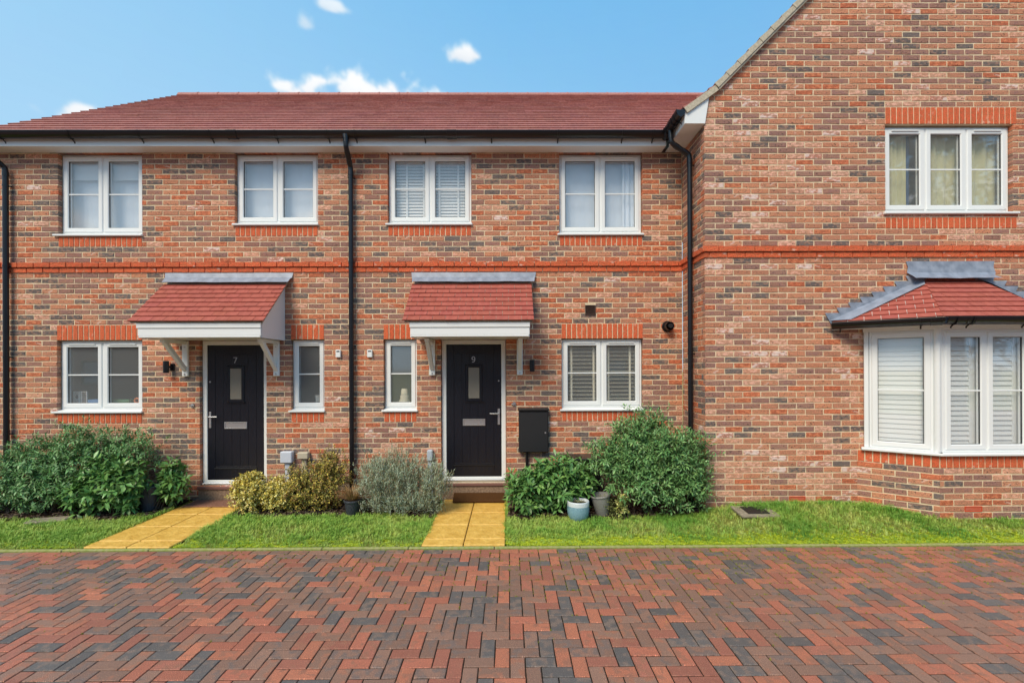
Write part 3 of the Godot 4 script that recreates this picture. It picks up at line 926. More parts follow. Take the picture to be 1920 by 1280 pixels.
func terrace_house(second: bool) -> Node3D:
	var h: Node3D
	var xf := plane(DM)
	var x0 := XP if second else XL
	var x1 := XC if second else XP
	var holes: Array
	if second:
		h = thing("terraced_house", "red brick terraced house with door number nine and a black meter cupboard", "house", P(0.2, 0, DM))
		holes = [[-1.748, -0.535, yr(53), SOF], [0.744, 1.956, yr(51), SOF], [-1.816, -1.337, yr(17), yr(31)], [0.77, 1.955, yr(17), yr(31)], [-0.986, -0.041, 0.262, yr(31)]]
	else:
		h = thing("terraced_house", "red brick terraced house with door number seven and a golden shrub by its step", "house", P(-4.8, 0, DM))
		holes = [[-6.50, -5.295, yr(51), SOF], [-3.96, -2.76, yr(53), SOF], [-6.525, -5.305, yr(17), yr(31)], [-3.157, -2.677, yr(17), yr(31)], [-4.476, -3.515, 0.232, yr(31)]]
	var wall := part(cut_wall(xf, x0, x1, -0.1, SOF, holes), "wall", M.mortar, h)
	var red := []
	for i in 4:
		var o: Array = holes[i]
		var low := 2.0
		soldiers(wall, xf, "sill_brick", o[0], o[1], o[2] - low * ROW, o[2])
		red.append([o[0], o[1], o[2] - low * ROW, o[2]])
		if i >= 2:
			soldiers(wall, xf, "lintel_brick", o[0] - 0.004, o[1] + 0.004, o[3], o[3] + 3 * ROW)
			red.append([o[0], o[1], o[3], o[3] + 3 * ROW])
	var bands := [[x0, x1, yr(44), yr(46)]]
	band(wall, xf, x0, x1, yr(44), 0.014, 0.03)
	band(wall, xf, x0, x1, yr(45), 0.034, 0.147)
	var fittings := [[1.112, 1.268, 2.679, 2.83]] if second else []
	lay(wall, xf, 0, 68, YM, func(_r, _y): return [x0, x1 - (0.006 if second else 0.0)], holes + red + bands + fittings, stocks, 300,
		func(p): return p.y > 1.3 and p.y < 4.9 and p.x > -7.0 and rng.randf() < 0.36)
	# windows
	if second:
		window(h, xf, -1.748, -0.535, yr(53), SOF - 0.004, 2, {"vents": [1]})
		window(h, xf, 0.744, 1.956, yr(51), SOF - 0.004, 2, {"vents": [0, 1]})
		window(h, xf, -1.816, -1.337, yr(17), yr(31), 1, {"vents": [0], "spread": 0.22})
		window(h, xf, 0.77, 1.955, yr(17), yr(31), 2, {"vents": [0, 1]})
		door(h, -0.986, -0.041, 0.262, yr(31), false, "9")
		canopy(h, -1.298, 0.279)
		roof_front(h, XP, XP, 2.32, 5.28)
		eaves(h, XP, 2.235, [-2.12, -1.16, -0.23, 0.70, 1.60, 2.03], [-0.78], false, false)
		downpipe(h, [P(-2.255, 5.16, 6.342), P(-2.255, 5.0, 6.342), P(-2.262, 4.80, DM - 0.062), P(-2.262, 0.02, DM - 0.062)], [4.66, 3.45, 2.24, 1.05], Vector3(1, 0, -0.9))
		var ou := MB.new()
		ou.tube([P(-2.255, 5.16, 6.342), P(-2.255, 5.11, 6.342)], [0.056, 0.04], 16)
		part(ou, "gutter_outlet", M.black, h)
		var vt := MB.new()
		vt.ring(1.114, 1.266, 2.681, 2.828, 0.012, -DM + 0.012, -DM - 0.03, 0.003)
		part(vt, "air_vent", M.vent, h)
		for k in 8:
			var sl := MB.new()
			sl.xf = Transform3D(Basis(Vector3(1, 0, 0), 0.6), P(1.19, 2.695 + k * 0.0165, DM + 0.002))
			sl.box(-0.066, 0.066, -0.008, 0.008, -0.002, 0.002)
			part(sl, "vent_louvre", M.vent, h)
		var fl := MB.new()
		fl.xf = Transform3D(Basis(Vector3(1, 0, 0), PI / 2), P(2.313, 2.512, DM))
		fl.lathe(Vector3(), [[0.0, 0.02], [0.03, 0.02], [0.052, 0.022], [0.054, 0.12], [0.06, 0.12], [0.06, 0.028], [0.078, 0.022], [0.082, 0.006], [0.082, -0.01]], 28)
		part(fl, "boiler_flue", M.black, h)
		var fi := MB.new()
		fi.tube([P(2.313, 2.512, DM), P(2.313, 2.512, DM - 0.15)], 0.033, 20)
		part(fi, "flue_terminal", M.black_dull, h)
	else:
		window(h, xf, -6.50, -5.295, yr(51), SOF - 0.004, 2, {"vents": [0, 1], "sill_left": 0.06})
		window(h, xf, -3.96, -2.76, yr(53), SOF - 0.004, 2, {"vents": [0]})
		window(h, xf, -6.525, -5.305, yr(17), yr(31), 2, {"vents": [0, 1], "sill_left": 0.06})
		window(h, xf, -3.157, -2.677, yr(17), yr(31), 1, {"vents": [0], "spread": 0.22})
		door(h, -4.476, -3.515, 0.232, yr(31), true, "7")
		canopy(h, -4.854, -3.236)
		roof_front(h, XL - 0.055, XL - 0.055, XP, XP)
		eaves(h, XL - 0.06, XP, [-7.02, -6.06, -5.10, -4.12, -3.22, -2.50], [-3.82], true, false)
		downpipe(h, [P(-7.32, 5.16, 6.342), P(-7.32, 5.0, 6.342), P(-7.185, 4.80, DM - 0.062), P(-7.185, 0.02, DM - 0.062)], [4.55, 3.40, 2.1, 1.0], Vector3(1, 0, -0.9))
		# gable end and rear of the row
		var ge := MB.new()
		ge.face([P(XL, -0.1, DM), P(XL, 5.05, DM), P(XL, 8.0, 10.4), P(XL, 5.05, 14.2), P(XL, -0.1, 14.2)], Vector3(-1, 0, 0))
		part(ge, "end_wall", M.mortar, h)
	var rw := MB.new()
	rw.box(x0, x1 + (2.0 if second else 0.0), -0.1, 5.2, -14.2, -14.0)
	part(rw, "rear_wall", M.mortar, h)
	return h

func gabled_house() -> Node3D:
	var h := thing("gabled_house", "red brick house front with tall gable, bay window and cream curtains upstairs", "house", P(5.72, 0, DG))
	var xf := plane(DG)
	var ax := 5.72
	var x1 := 2 * ax - XC
	var wy0 := YG + 52 * ROW
	var wy1 := YG + 67 * ROW
	var op := [4.885, 6.55, wy0, wy1]
	var wm := cut_wall(xf, XC + 0.0075, x1, -0.1, 5.38, [op])
	wm.xf = xf
	wm.face([Vector3(XC, 5.38, -0.005), Vector3(x1, 5.38, -0.005), Vector3(ax, 8.565, -0.005)], Vector3(0, 0, 1))
	# return wall
	wm.xf = Transform3D(Basis(Vector3(0, 0, 1), Vector3.UP, Vector3(-1, 0, 0)), P(XC, 0, DM))
	wm.face([Vector3(0, -0.1, -0.005), Vector3(0.752, -0.1, -0.005), Vector3(0.752, 5.3, -0.005), Vector3(0, 5.3, -0.005)], Vector3(0, 0, 1))
	var wall := part(wm, "wall", M.mortar, h)
	var lint := [4.885, 6.60, wy1, wy1 + 3 * ROW]
	var sill := [4.885, 6.60, wy0 - 3 * ROW, wy0 - 1 * ROW]
	var b0 := YG + 44 * ROW
	var str_hole := [XC - 1.0, x1, b0, b0 + 2 * ROW]
	soldiers(wall, xf, "lintel_brick", lint[0], lint[1], lint[2], lint[3])
	soldiers(wall, xf, "sill_brick", sill[0], sill[1], sill[2], sill[3])
	band(wall, xf, XC - 0.012, x1, b0, 0.014, 0.03)
	band(wall, xf, XC - 0.032, x1, b0 + ROW, 0.034, 0.147)
	var air := [3.615, 3.832, YG + 2 * ROW, YG + 3 * ROW]
	lay(wall, xf, 0, 114, YG, func(_r, y):
		var k := maxf(0.0, y + 0.06 - 5.38)
		return [XC + k, x1 - k], [op, lint, sill, str_hole, air, [4.56, 6.88, -1, 0.68]], stocks_pale, 300,
		func(p): return p.y > 0.3 and p.y < 6.5 and p.x < 7.0 and rng.randf() < 0.24)
	var rx := Transform3D(Basis(Vector3(0, 0, 1), Vector3.UP, Vector3(-1, 0, 0)), P(XC, 0, DM))
	lay(wall, rx, 0, 70, YG, func(_r, _y): return [0.012, 0.754], [[-1, 2, b0, b0 + 2 * ROW]], stocks, 0, func(_p): return false, 0.06)
	band(wall, rx, 0.012, 0.77, b0, 0.014, 0.06)
	band(wall, rx, 0.012, 0.79, b0 + ROW, 0.034, 0.176)
	window(h, xf, 4.885, 6.55, wy0 - ROW + 0.03, wy1 - 0.01, 3, {"vents": [0, 2], "back": 0.055, "sill_right": 0.06})
	airbrick(h, xf, air)
	# roof: two steep slopes with a kicked-out foot
	var rf := group_part("roof", h)
	var prof := [Vector2(2.255, 5.235), Vector2(2.66, 5.525), Vector2(ax, 8.60)]
	for sd in [1.0, -1.0]:
		for i in 2:
			var a: Vector2 = prof[i]; var b: Vector2 = prof[i + 1]
			var e := Vector3(0, 0, -sd)
			var x_a: float = ax + (a.x - ax) * sd; var x_b: float = ax + (b.x - ax) * sd
			var s := Vector3(x_b - x_a, b.y - a.y, 0)
			var ln := s.length()
			s = s.normalized()
			var o := Vector3(x_a, a.y, -(DG - 0.05)) if sd > 0 else Vector3(x_a, a.y, -10.6)
			var dk := MB.new()
			var n2: Vector3 = Vector3(-s.y, s.x, 0) * sd
			for g in [0.0, -0.075]:
				dk.face([o + n2 * g, o + n2 * g + e * (10.6 - DG + 0.05), o + n2 * g + e * (10.6 - DG + 0.05) + s * ln, o + n2 * g + s * ln], n2 if g == 0.0 else -n2)
			var fz := -(DG - 0.05)
			var f0 := Vector3(x_a, a.y, fz); var f1 := f0 + s * ln
			dk.face([f0, f1, f1 - n2 * 0.075, f0 - n2 * 0.075], Vector3(0, 0, 1))
			part(dk, "verge", M.verge, rf)
			tiles(rf, M.roof, o - Vector3(0, 0, 0.004 * sd), e, s, 0.0, 0.0, 10.6 - DG + 0.05, 10.6 - DG + 0.05, ln, 0.203, 0.295, false, 0.02, 0.14)
			if i == 1:   # mortar bedding along the verge, one wedge for each course
				for k in int(ln / 0.203):
					var w := MB.new()
					var q0: Vector3 = f0 + s * (k * 0.203 + 0.002)
					var q1: Vector3 = f0 + s * (k * 0.203 + 0.200)
					var dz := Vector3(0, 0, 0.012 + 0.003 * (k % 3))
					var wq := [q0 - n2 * 0.05, q1 - n2 * 0.05, q1 + n2 * 0.008, q0 + n2 * 0.024]
					var wf := []
					for p in wq: wf.append(p + dz)
					w.face(wf, Vector3(0, 0, 1))
					for z in 4: w.face([wq[z], wq[(z + 1) % 4], wf[(z + 1) % 4], wf[z]], (wq[z] + wq[(z + 1) % 4]) / 2 - (wq[0] + wq[2]) / 2)
					part(w, "verge_mortar", M.verge, rf)
	# boxed eaves on the return side
	var bx := MB.new()
	var q := [Vector3(2.29, SOF, -5.825), Vector3(XC, SOF, -5.825), Vector3(XC + 0.06, 5.43, -5.825), Vector3(2.29, 5.25, -5.825)]
	bx.face(q, Vector3(0, 0, 1))
	bx.face([Vector3(XC, SOF, -5.825), Vector3(XC, SOF, -DG), Vector3(XC, 5.4, -DG), Vector3(XC, 5.4, -5.825)], Vector3(1, 0, 0))
	part(bx, "eaves_box", M.white, h)
	var fs := MB.new()
	fs.bevel_box(2.272, 2.29, SOF - 0.004, 5.22, -6.402, -5.822, 0.003)
	part(fs, "fascia", M.white, h)
	var sf := MB.new()
	sf.box(2.291, XC, SOF + 0.001, SOF + 0.011, -6.605, -5.826)
	part(sf, "soffit", M.white, h)
	var gu := MB.new()
	half_pipe(gu, P(2.215, 5.212, 5.80), P(2.215, 5.207, 6.40), 0.056, [true, false])
	part(gu, "gutter", M.black, h)
	gutter_bracket(h, P(2.215, 5.21, 5.93), Vector3(0, 0, -1), 0.056)
	gutter_union(h, P(2.215, 5.21, 6.06), Vector3(0, 0, -1), 0.056, 0.1)
	gutter_union(h, P(2.215, 5.208, 6.31), Vector3(0, 0, -1), 0.056, 0.16)
	downpipe(h, [P(2.215, 5.17, 6.17), P(2.22, 4.97, 6.17), P(2.472, 4.80, 6.17), P(2.472, 0.05, 6.17)], [4.66, 3.4, 2.1, 1.0], Vector3(1, 0, 0))
	bay(h, ax)
	return h

func airbrick(h: Node3D, xf: Transform3D, a: Array) -> void:
	var ab := group_part("air_brick", h)
	var m := MB.new(); m.xf = xf
	m.ring(a[0] + 0.004, a[1] - 0.004, a[2] + 0.006, a[3] - 0.004, 0.007, 0.004, -0.03, 0.002)
	m.box(a[0] + 0.005, a[1] - 0.005, a[2] + 0.007, a[3] - 0.005, -0.03, -0.012)
	part(m, "surround", M.terracotta, ab)
	for k in 4:
		var l := MB.new(); l.xf = xf
		var y: float = lerpf(a[2] + 0.016, a[3] - 0.014, k / 3.0)
		l.bevel_box(a[0] + 0.01, a[1] - 0.01, y - 0.004, y + 0.004, -0.012, 0.002, 0.002)
		part(l, "louvre", M.terracotta, ab)

func bay(h: Node3D, ax: float) -> void:
	var by := group_part("bay_window", h)
	var dp := 5.385
	var pts := [P(4.50, 0, DG), P(5.14, 0, dp), P(2 * ax - 5.14, 0, dp), P(2 * ax - 4.50, 0, DG)]
	var top := YG + 9 * ROW
	for i in 3:
		var a: Vector3 = pts[i]; var b: Vector3 = pts[i + 1]
		var u := (b - a).normalized()
		var ln := a.distance_to(b)
		var xf := Transform3D(Basis(u, Vector3.UP, u.cross(Vector3.UP)), a)
		var wl := part(cut_wall(xf, 0.004, ln - 0.004, -0.1, 0.846, [], 0.06), "bay_wall", M.mortar, h)
		var ab := [0.29, 0.507, YG + 2 * ROW, YG + 3 * ROW] if i == 1 else [9, 9, 9, 9]
		lay(wl, xf, 0, 9, YG, func(_r, _y): return [0.0, ln], [ab], stocks, 70 if i < 2 else 0, func(_p): return true, [0.03, 0.05, 0.0][i])
		if i == 1: airbrick(h, xf, ab)
		soldiers(wl, xf, "sill_brick", 0.002, ln - 0.002, top, 0.846, 0.003)
		# window facet
		var sl := MB.new(); sl.xf = xf
		var m0 := 0.075 if i == 0 else 0.0
		var m1 := 0.075 if i == 2 else 0.0
		sl.bevel_box(m0 - 0.03, ln - m1 + 0.03, 0.848, 0.884, -0.1, 0.05 - 0.001 * i, 0.01)
		part(sl, "sill", M.white, by)
		var n := 2 if i == 1 else 1
		var w := window(h, xf, m0 + 0.05, ln - m1 - 0.05, 0.84, 2.36, n, {"back": 0.02, "sill": false, "room": false, "bar_at": 0.5})
		var ps := MB.new(); ps.xf = xf
		for e in [[m0, m0 + 0.049], [ln - m1 - 0.049, ln - m1]]: ps.bevel_box(e[0], e[1], 0.885, 2.36, -0.09, -0.012, 0.006)
		part(ps, "post", M.white, w)
		var hd := MB.new(); hd.xf = xf
		hd.bevel_box(m0 - 0.01, ln - m1 + 0.01, 2.357, 2.43, -0.09, -0.005 - 0.001 * i, 0.004)
		part(hd, "head", M.white, w)
		var ln2 := MB.new(); ln2.xf = xf
		ln2.box(0.02, ln - 0.02, 0.85, 2.36, -0.30, -0.28)
		part(ln2, "lining", M.room, w)
		if i < 2: shutters(xf, m0, ln, n, i)
	for c in [1, 2]:
		var cp := MB.new()
		cp.tube([pts[c] + Vector3(0, 0.885, -0.035), pts[c] + Vector3(0, 2.36, -0.035)], 0.036, 8)
		part(cp, "corner_post", M.white, by)
	# roof over the bay
	var A := P(4.175, 2.485, DG - 0.004); var B := P(5.02, 2.485, 5.215)
	var T := P(5.373, 3.03, DG - 0.004)
	var A2 := P(2 * ax - 4.175, 2.485, DG - 0.004); var B2 := P(2 * ax - 5.02, 2.485, 5.215); var T2 := P(2 * ax - 5.373, 3.03, DG - 0.004)
	var rf := group_part("bay_roof", h)
	var dk := MB.new()
	dk.face([A, B, T], Vector3(-1, 1, 1)); dk.face([B, B2, T2, T], Vector3(0, 1, 1)); dk.face([B2, A2, T2], Vector3(1, 1, 1))
	var dn := Vector3(0, -0.09, 0)
	dk.face([A + dn, B + dn, B2 + dn, A2 + dn], Vector3.DOWN)
	part(dk, "deck", M.white, rf)
	var tri := func(p: Vector3, q: Vector3, t: Vector3, t2) -> void:
		var e := (q - p).normalized()
		var foot := p + e * (t - p).dot(e)
		var s := (t - foot)
		var ln := s.length()
		var tl := (t - p).dot(e)
		var tr: float = tl if t2 == null else (t2 - p).dot(e)
		tiles(rf, M.canopy_tile, p, e, s.normalized(), 0.0, tl, (q - p).length(), tr, ln, 0.104, 0.166, true, 0.016, 0.05)
	tri.call(A, B, T, null); tri.call(B, B2, T, T2); tri.call(B2, A2, T2, null)
	var gl := MB.new()
	var off := Vector3(0, -0.01, 0)
	var nB := (B - A).cross(Vector3.UP).normalized() * 0.04
	half_pipe(gl, A + off + nB, B + off + nB * 0.7 + Vector3(0, 0, 0.015), 0.05, [true, false])
	half_pipe(gl, B + off + Vector3(-0.02, 0, 0.04), B2 + off + Vector3(0.02, 0, 0.04), 0.05, [false, false])
	half_pipe(gl, B2 + off + Vector3(0.015, 0, 0.04), A2 + off + Vector3(0.03, 0, 0.03), 0.05, [false, true])
	part(gl, "bay_gutter", M.black, rf)
	var dAB := (B - A).normalized()
	gutter_bracket(rf, A + off + nB + dAB * 0.09, dAB, 0.05)
	gutter_bracket(rf, A + off + nB + dAB * 0.86, dAB, 0.05)
	gutter_union(rf, A + off + nB + dAB * 0.99, dAB, 0.05, 0.1)
	for x in [5.12, 5.30, 5.95, 6.35]: gutter_bracket(rf, P(x, 2.475, 5.175), Vector3(1, 0, 0), 0.05)
	gutter_union(rf, P(5.16, 2.475, 5.175), Vector3(1, 0, 0), 0.05, 0.12)
	for pr in [[A, B], [B, B2], [B2, A2]]:
		var e: Vector3 = (pr[1] - pr[0]).normalized()
		var fm := MB.new()
		fm.xf = Transform3D(Basis(e, Vector3.UP, e.cross(Vector3.UP)), pr[0])
		fm.bevel_box(0.0, pr[0].distance_to(pr[1]), -0.098, 0.0, -0.03, -0.006, 0.003)
		part(fm, "fascia", M.white, rf)
	# lead: stepped up the courses beside the slope, a band along the top
	var ld := group_part("lead_flashing", h)
	for sd in 2:
		for r in 8:
			var t0 := r / 8.0; var t1 := (r + 1) / 8.0
			var p0 := A.lerp(T, t0); var p1 := A.lerp(T, t1)
			var m := MB.new()
			var z := Vector3(0, 0, 0.006 + 0.0015 * (r % 2))
			var q := [p0 + Vector3(-0.09, 0.125, 0) + z, p1 + Vector3(0.02, 0.085 - (p1.y - p0.y), 0) + z + Vector3(0, p1.y - p0.y, 0) * 0.0 + Vector3(0, 0.066, 0), p1 + z + Vector3(0.03, -0.02, 0), p0 + z + Vector3(-0.01, -0.02, 0)]
			q[1].y = q[0].y
			if sd == 1:
				for k in 4: q[k].x = 2 * ax - q[k].x
			m.face(q, Vector3(0, 0, 1))
			part(m, "step", M.lead, ld)
		var sk := MB.new()
		var e2 := (B - A).normalized()
		var up := Vector3(0, 0.026, 0)
		var g := [A + up + Vector3(-0.03, 0, 0.004), T + up + Vector3(0, 0.0, 0.004), T + up + e2 * 0.0 + (B - T).normalized() * 0.16 + Vector3(-0.02, 0.004, 0), A + up + e2 * 0.20 + Vector3(0, 0.004, 0)]
		if sd == 1:
			for k in 4: g[k].x = 2 * ax - g[k].x
		sk.face(g, Vector3(0, 1, 0.6))
		part(sk, "soaker", M.lead, ld)
	var bd := MB.new()
	var prev := []
	for i in 21:
		var x := lerpf(T.x - 0.23, T2.x + 0.23, i / 20.0)
		var wv := 0.002 * sin(i * 1.1) + 0.002 * sin(i * 0.5)
		var k := 0.02 if i == 0 else -0.02 if i == 20 else 0.0
		var rg := [P(x, 3.275, DG - 0.007), P(x + k, 3.20, DG - 0.012), P(x, 3.125 + wv, DG - 0.02), P(x + k * 2, 3.085 + wv, DG - 0.05), P(x + k, 3.035 + wv, DG - 0.13)]
		if prev.size():
			for j in 4: bd.face([prev[j], rg[j], rg[j + 1], prev[j + 1]], Vector3(0, 0.5, 1))
		prev = rg
	part(bd, "apron", M.lead, ld)

func shutters(xf: Transform3D, m0: float, ln: float, n: int, facet: int) -> void:
	var step := (ln - m0 - 0.1) / n
	for i in n:
		var a := m0 + 0.05 + step * i + 0.07
		var b := m0 + 0.05 + step * (i + 1) - 0.07
		var lab: String = "white louvred shutter closed behind the slanting side of the bay window" if facet == 0 else ["white louvred shutter in the bay front beside the slanting side pane", "white louvred shutter in the bay front past the middle mullion"][i]
		var s := thing("window_shutter", lab, "shutter", xf * Vector3((a + b) / 2, 0.9, -0.12), "shutters of the bay window")
		var right := b if facet == 0 else b - 0.055
		var fr := MB.new(); fr.xf = xf
		fr.ring(a - 0.04, right + 0.03, 0.92, 2.33, 0.035, -0.095, -0.125, 0.004)
		part(fr, "frame", M.shutter, s)
		if facet == 1:
			var sm := MB.new(); sm.xf = xf
			sm.bevel_box(right + 0.031, b + 0.02, 0.92, 2.33, -0.13, -0.1, 0.004)
			part(sm, "stile", M.shutter, s)
		for k in 22:
			var y := 0.985 + k * 0.0605
			var sl := MB.new()
			sl.xf = xf * Transform3D(Basis(Vector3(1, 0, 0), -0.22 if facet == 0 else -0.34), Vector3((a + right) / 2, y, -0.112))
			sl.bevel_box(-(right - a) / 2 - 0.002, (right - a) / 2 - 0.004, -0.031, 0.031, -0.005, 0.005, 0.003)
			part(sl, "slat", M.shutter, s)
var hn := FastNoiseLite.new()
func on_path(x: float, pad := 0.0) -> bool: return (x > -4.555 - pad and x < -3.63 + pad) or (x > -0.95 - pad and x < -0.045 + pad)
func ground_h(x: float, d: float) -> float:
	var f := smoothstep(4.9, 5.75, d)
	var rise := 0.025 + 0.135 * smoothstep(1.9, 3.3, x)
	return -0.004 + f * rise + hn.get_noise_2d(x * 90, d * 90) * 0.012 * f
func in_bed(x: float, d: float) -> bool:
	var w := hn.get_noise_2d(x * 60, 5.0) * 0.12
	if x < -4.6: return d > 5.74 + w + 0.1 * smoothstep(-4.9, -4.6, x)
	if x > -3.6 and x < -0.97: return d > 5.86 + w * 0.7 - 0.1 * smoothstep(-1.5, -1.0, x)
	if x > -0.02 and x < 3.0: return d > 5.74 + w + 1.2 * smoothstep(2.4, 3.0, x)
	return false
func back_line(x: float) -> float:
	if x < XC: return DM
	if x < 4.5 or x > 6.94: return DG
	if x < 5.14: return lerpf(DG, 5.385, (x - 4.5) / 0.64)
	if x > 6.30: return lerpf(5.385, DG, (x - 6.30) / 0.64)
	return 5.385

func ground() -> void:
	var g := MB.new()
	g.face([Vector3(-300, -0.3, -300), Vector3(300, -0.3, -300), Vector3(300, -0.3, 300), Vector3(-300, -0.3, 300)], Vector3.UP)
	structure(g, "ground", M.turf)
	var bed := MB.new()
	bed.face([Vector3(-14, -0.006, -4.80), Vector3(14, -0.006, -4.80), Vector3(14, -0.006, 9), Vector3(-14, -0.006, 9)], Vector3.UP)
	var road := structure(bed, "road", M.bed)
	var far := MB.new()
	for q in [[-30.0, -9.0, -4.80, 9.0], [9.0, 30.0, -4.80, 9.0], [-9.0, 9.0, 1.0, 9.0]]:
		far.face([Vector3(q[0], -0.002, q[2]), Vector3(q[1], -0.002, q[2]), Vector3(q[1], -0.002, q[3]), Vector3(q[0], -0.002, q[3])], Vector3.UP)
	part(far, "road_beyond", triplanar(mat(Color(1, 1, 1), 0.7), 2.0, grain(60, 0.1, srgb(104, 78, 72), srgb(140, 92, 80))), road)
	# blocks: one course along the kerb, then ninety-degree herringbone
	var spots := []
	var x := -9.1
	while x < 9.0:
		spots.append([x + 0.1, 4.757, false])
		x += 0.2
	var nj := 58
	for j in range(0, nj):
		for i in range(-90, 90):
			var k := posmod(i - j, 4)
			var cx := i * 0.1
			var cd := 4.705 - j * 0.1
			if cd < -1.0: continue
			if k == 0: spots.append([cx + 0.1, cd - 0.05, false])
			elif k == 3 and j < nj - 1: spots.append([cx + 0.05, cd - 0.1, true])
			elif k == 2 and j == 0: spots.append([cx + 0.05, cd - 0.05, true, true])
	var near := []
	for k in spots.size():
		var s: Array = spots[k]
		if s[1] > 2.62 and absf(s[0]) < s[1] * 1.1 and s.size() == 3: near.append([s[1], k])
	near.sort_custom(func(a, b): return a[0] < b[0])
	var single_ids := {}
	for k in mini(300, near.size()): single_ids[near[k][1]] = true
	var st := SurfaceTool.new()
	st.begin(Mesh.PRIMITIVE_TRIANGLES)
	var tone := noise(71, 0.55, 2)
	for k in spots.size():
		var s: Array = spots[k]
		var r := rng.randf() + tone.get_noise_2d(s[0] * 2, s[1] * 2) * 0.14
		var kind := "red" if r < 0.36 else "brindle" if r < 0.82 else "charcoal"
		var me: Mesh = paver_meshes[kind][rng.randi() % paver_meshes[kind].size()]
		var b := Basis(Vector3(1, 0, 0), -PI / 2)
		if s[2]: b = Basis(Vector3.UP, PI / 2) * b
		b = Basis.from_euler(Vector3(rng.randf_range(-0.007, 0.007), rng.randf_range(-0.008, 0.008), rng.randf_range(-0.007, 0.007))) * b
		if rng.randf() < 0.5: b = b * Basis(Vector3(0, 0, 1), PI)
		if s.size() == 4: b = b * Basis.from_scale(Vector3(0.49, 1, 1))
		var tr := Transform3D(b, P(s[0], rng.randf_range(-0.0012, 0.0012), s[1]))
		if single_ids.has(k):
			var o := MeshInstance3D.new()
			o.mesh = me; o.material_override = M.paver; o.name = "paving_block"
			road.add_child(o, true)
			o.transform = tr
		else: st.append_from(me, 0, tr)
	stuff(part(st.commit(), "paving_blocks", M.paver, road))
	# flush edging
	var kb := MB.new()
	kb.box(-30, 30, -0.12, -0.03, -4.885, -4.81)
	var kerb := structure(kb, "kerb", M.concrete)
	x = -9.3
	while x < 10:
		var e := MB.new()
		e.bevel_box(x + 0.003, x + 0.911, -0.03, 0.012 + rng.randf_range(-0.002, 0.002), -4.868, -4.826, 0.008)
		part(e, "edging_stone", M.kerb, kerb)
		x += 0.914
	# lawn and beds
	var lawn := MB.new()
	var beds := MB.new()
	var nx := 190
	for i in nx:
		for j in 22:
			var x0 := -9.0 + i * 0.1; var x1 := x0 + 0.1
			var d0 := 4.872 + j * 0.08; var d1 := d0 + 0.08
			var q := []
			for p in [[x0, d0], [x1, d0], [x1, d1], [x0, d1]]: q.append(P(p[0], -0.04 if on_path(p[0], -0.004) else ground_h(p[0], p[1]), p[1]))
			if in_bed(x0 + 0.05, d0 + 0.04):
				var q2 := []
				for p in [[x0 - 0.02, d0 - 0.02], [x1 + 0.02, d0 - 0.02], [x1 + 0.02, d1 + 0.02], [x0 - 0.02, d1 + 0.02]]: q2.append(P(p[0], ground_h(p[0], p[1]) + 0.012 + 0.012 * absf(hn.get_noise_2d(p[0] * 400, p[1] * 400)), p[1]))
				beds.face(q2, Vector3.UP)
			lawn.face(q, Vector3.UP)
	structure(lawn, "lawn", M.turf)
	structure(beds, "flower_bed", M.soil)
	for k in 2:
		var a := -4.555 if k == 0 else -0.95
		var b := -3.63 if k == 0 else -0.045
		var base := MB.new()
		base.box(a + 0.004, b - 0.004, -0.1, 0.0, -DM + 0.01, -4.876)
		var pa := structure(base, "path" if k == 0 else "path_001", M.bed)
		var cuts := [4.877, 5.06, 5.52, 5.985, 6.445, 6.592]
		for c in cuts.size() - 1:
			for s in 2:
				var w := (b - a) / 2
				var m := MB.new()
				var y := 0.02 + rng.randf_range(-0.002, 0.002)
				m.bevel_box(a + s * w + 0.005, a + (s + 1) * w - 0.005, -0.02, y, -cuts[c + 1] + 0.005, -cuts[c] - 0.005, 0.006)
				part(m, "slab", M.slab, pa)

func tuft(blades: int, tall: float, spread: float, wide: float, curl: float) -> ArrayMesh:
	var mb := MB.new()
	for i in blades:
		var a := rng.randf() * TAU
		var b := Vector3(cos(a), 0, sin(a)) * rng.randf() * spread
		var dir := Vector3(cos(a + rng.randf_range(-1, 1)), 0, sin(a + rng.randf_range(-1, 1)))
		var h := tall * rng.randf_range(0.55, 1.1)
		var sd := Vector3(-dir.z, 0, dir.x) * wide * rng.randf_range(0.7, 1.2)
		var m := b + Vector3(0, h * 0.6, 0) + dir * h * curl * 0.3
		var t := b + Vector3(0, h * rng.randf_range(0.8, 1.0), 0) + dir * h * curl
		var k := rng.randf_range(0.75, 1.2)
		mb.col = Color(k * rng.randf_range(0.9, 1.15), k, k * rng.randf_range(0.7, 1.1))
		mb.face([b - sd, b + sd, m + sd * 0.7, m - sd * 0.7], dir + Vector3(0, 0.6, 0))
		mb.face([m - sd * 0.7, m + sd * 0.7, t], dir + Vector3(0, 0.6, 0))
	return mb.mesh()
func scatter(called: String, me: Mesh, m: Material, spots: Array, label: String, category: String) -> void:
	var mm := MultiMesh.new()
	mm.transform_format = MultiMesh.TRANSFORM_3D
	mm.use_colors = true
	mm.mesh = me
	mm.instance_count = spots.size()
	for i in spots.size():
		mm.set_instance_transform(i, spots[i][0])
		mm.set_instance_color(i, spots[i][1])
	var o := MultiMeshInstance3D.new()
	o.multimesh = mm; o.material_override = m
	o.name = numbered(called)
	add_child(o)
	tag(o, label, category)
	stuff(o)

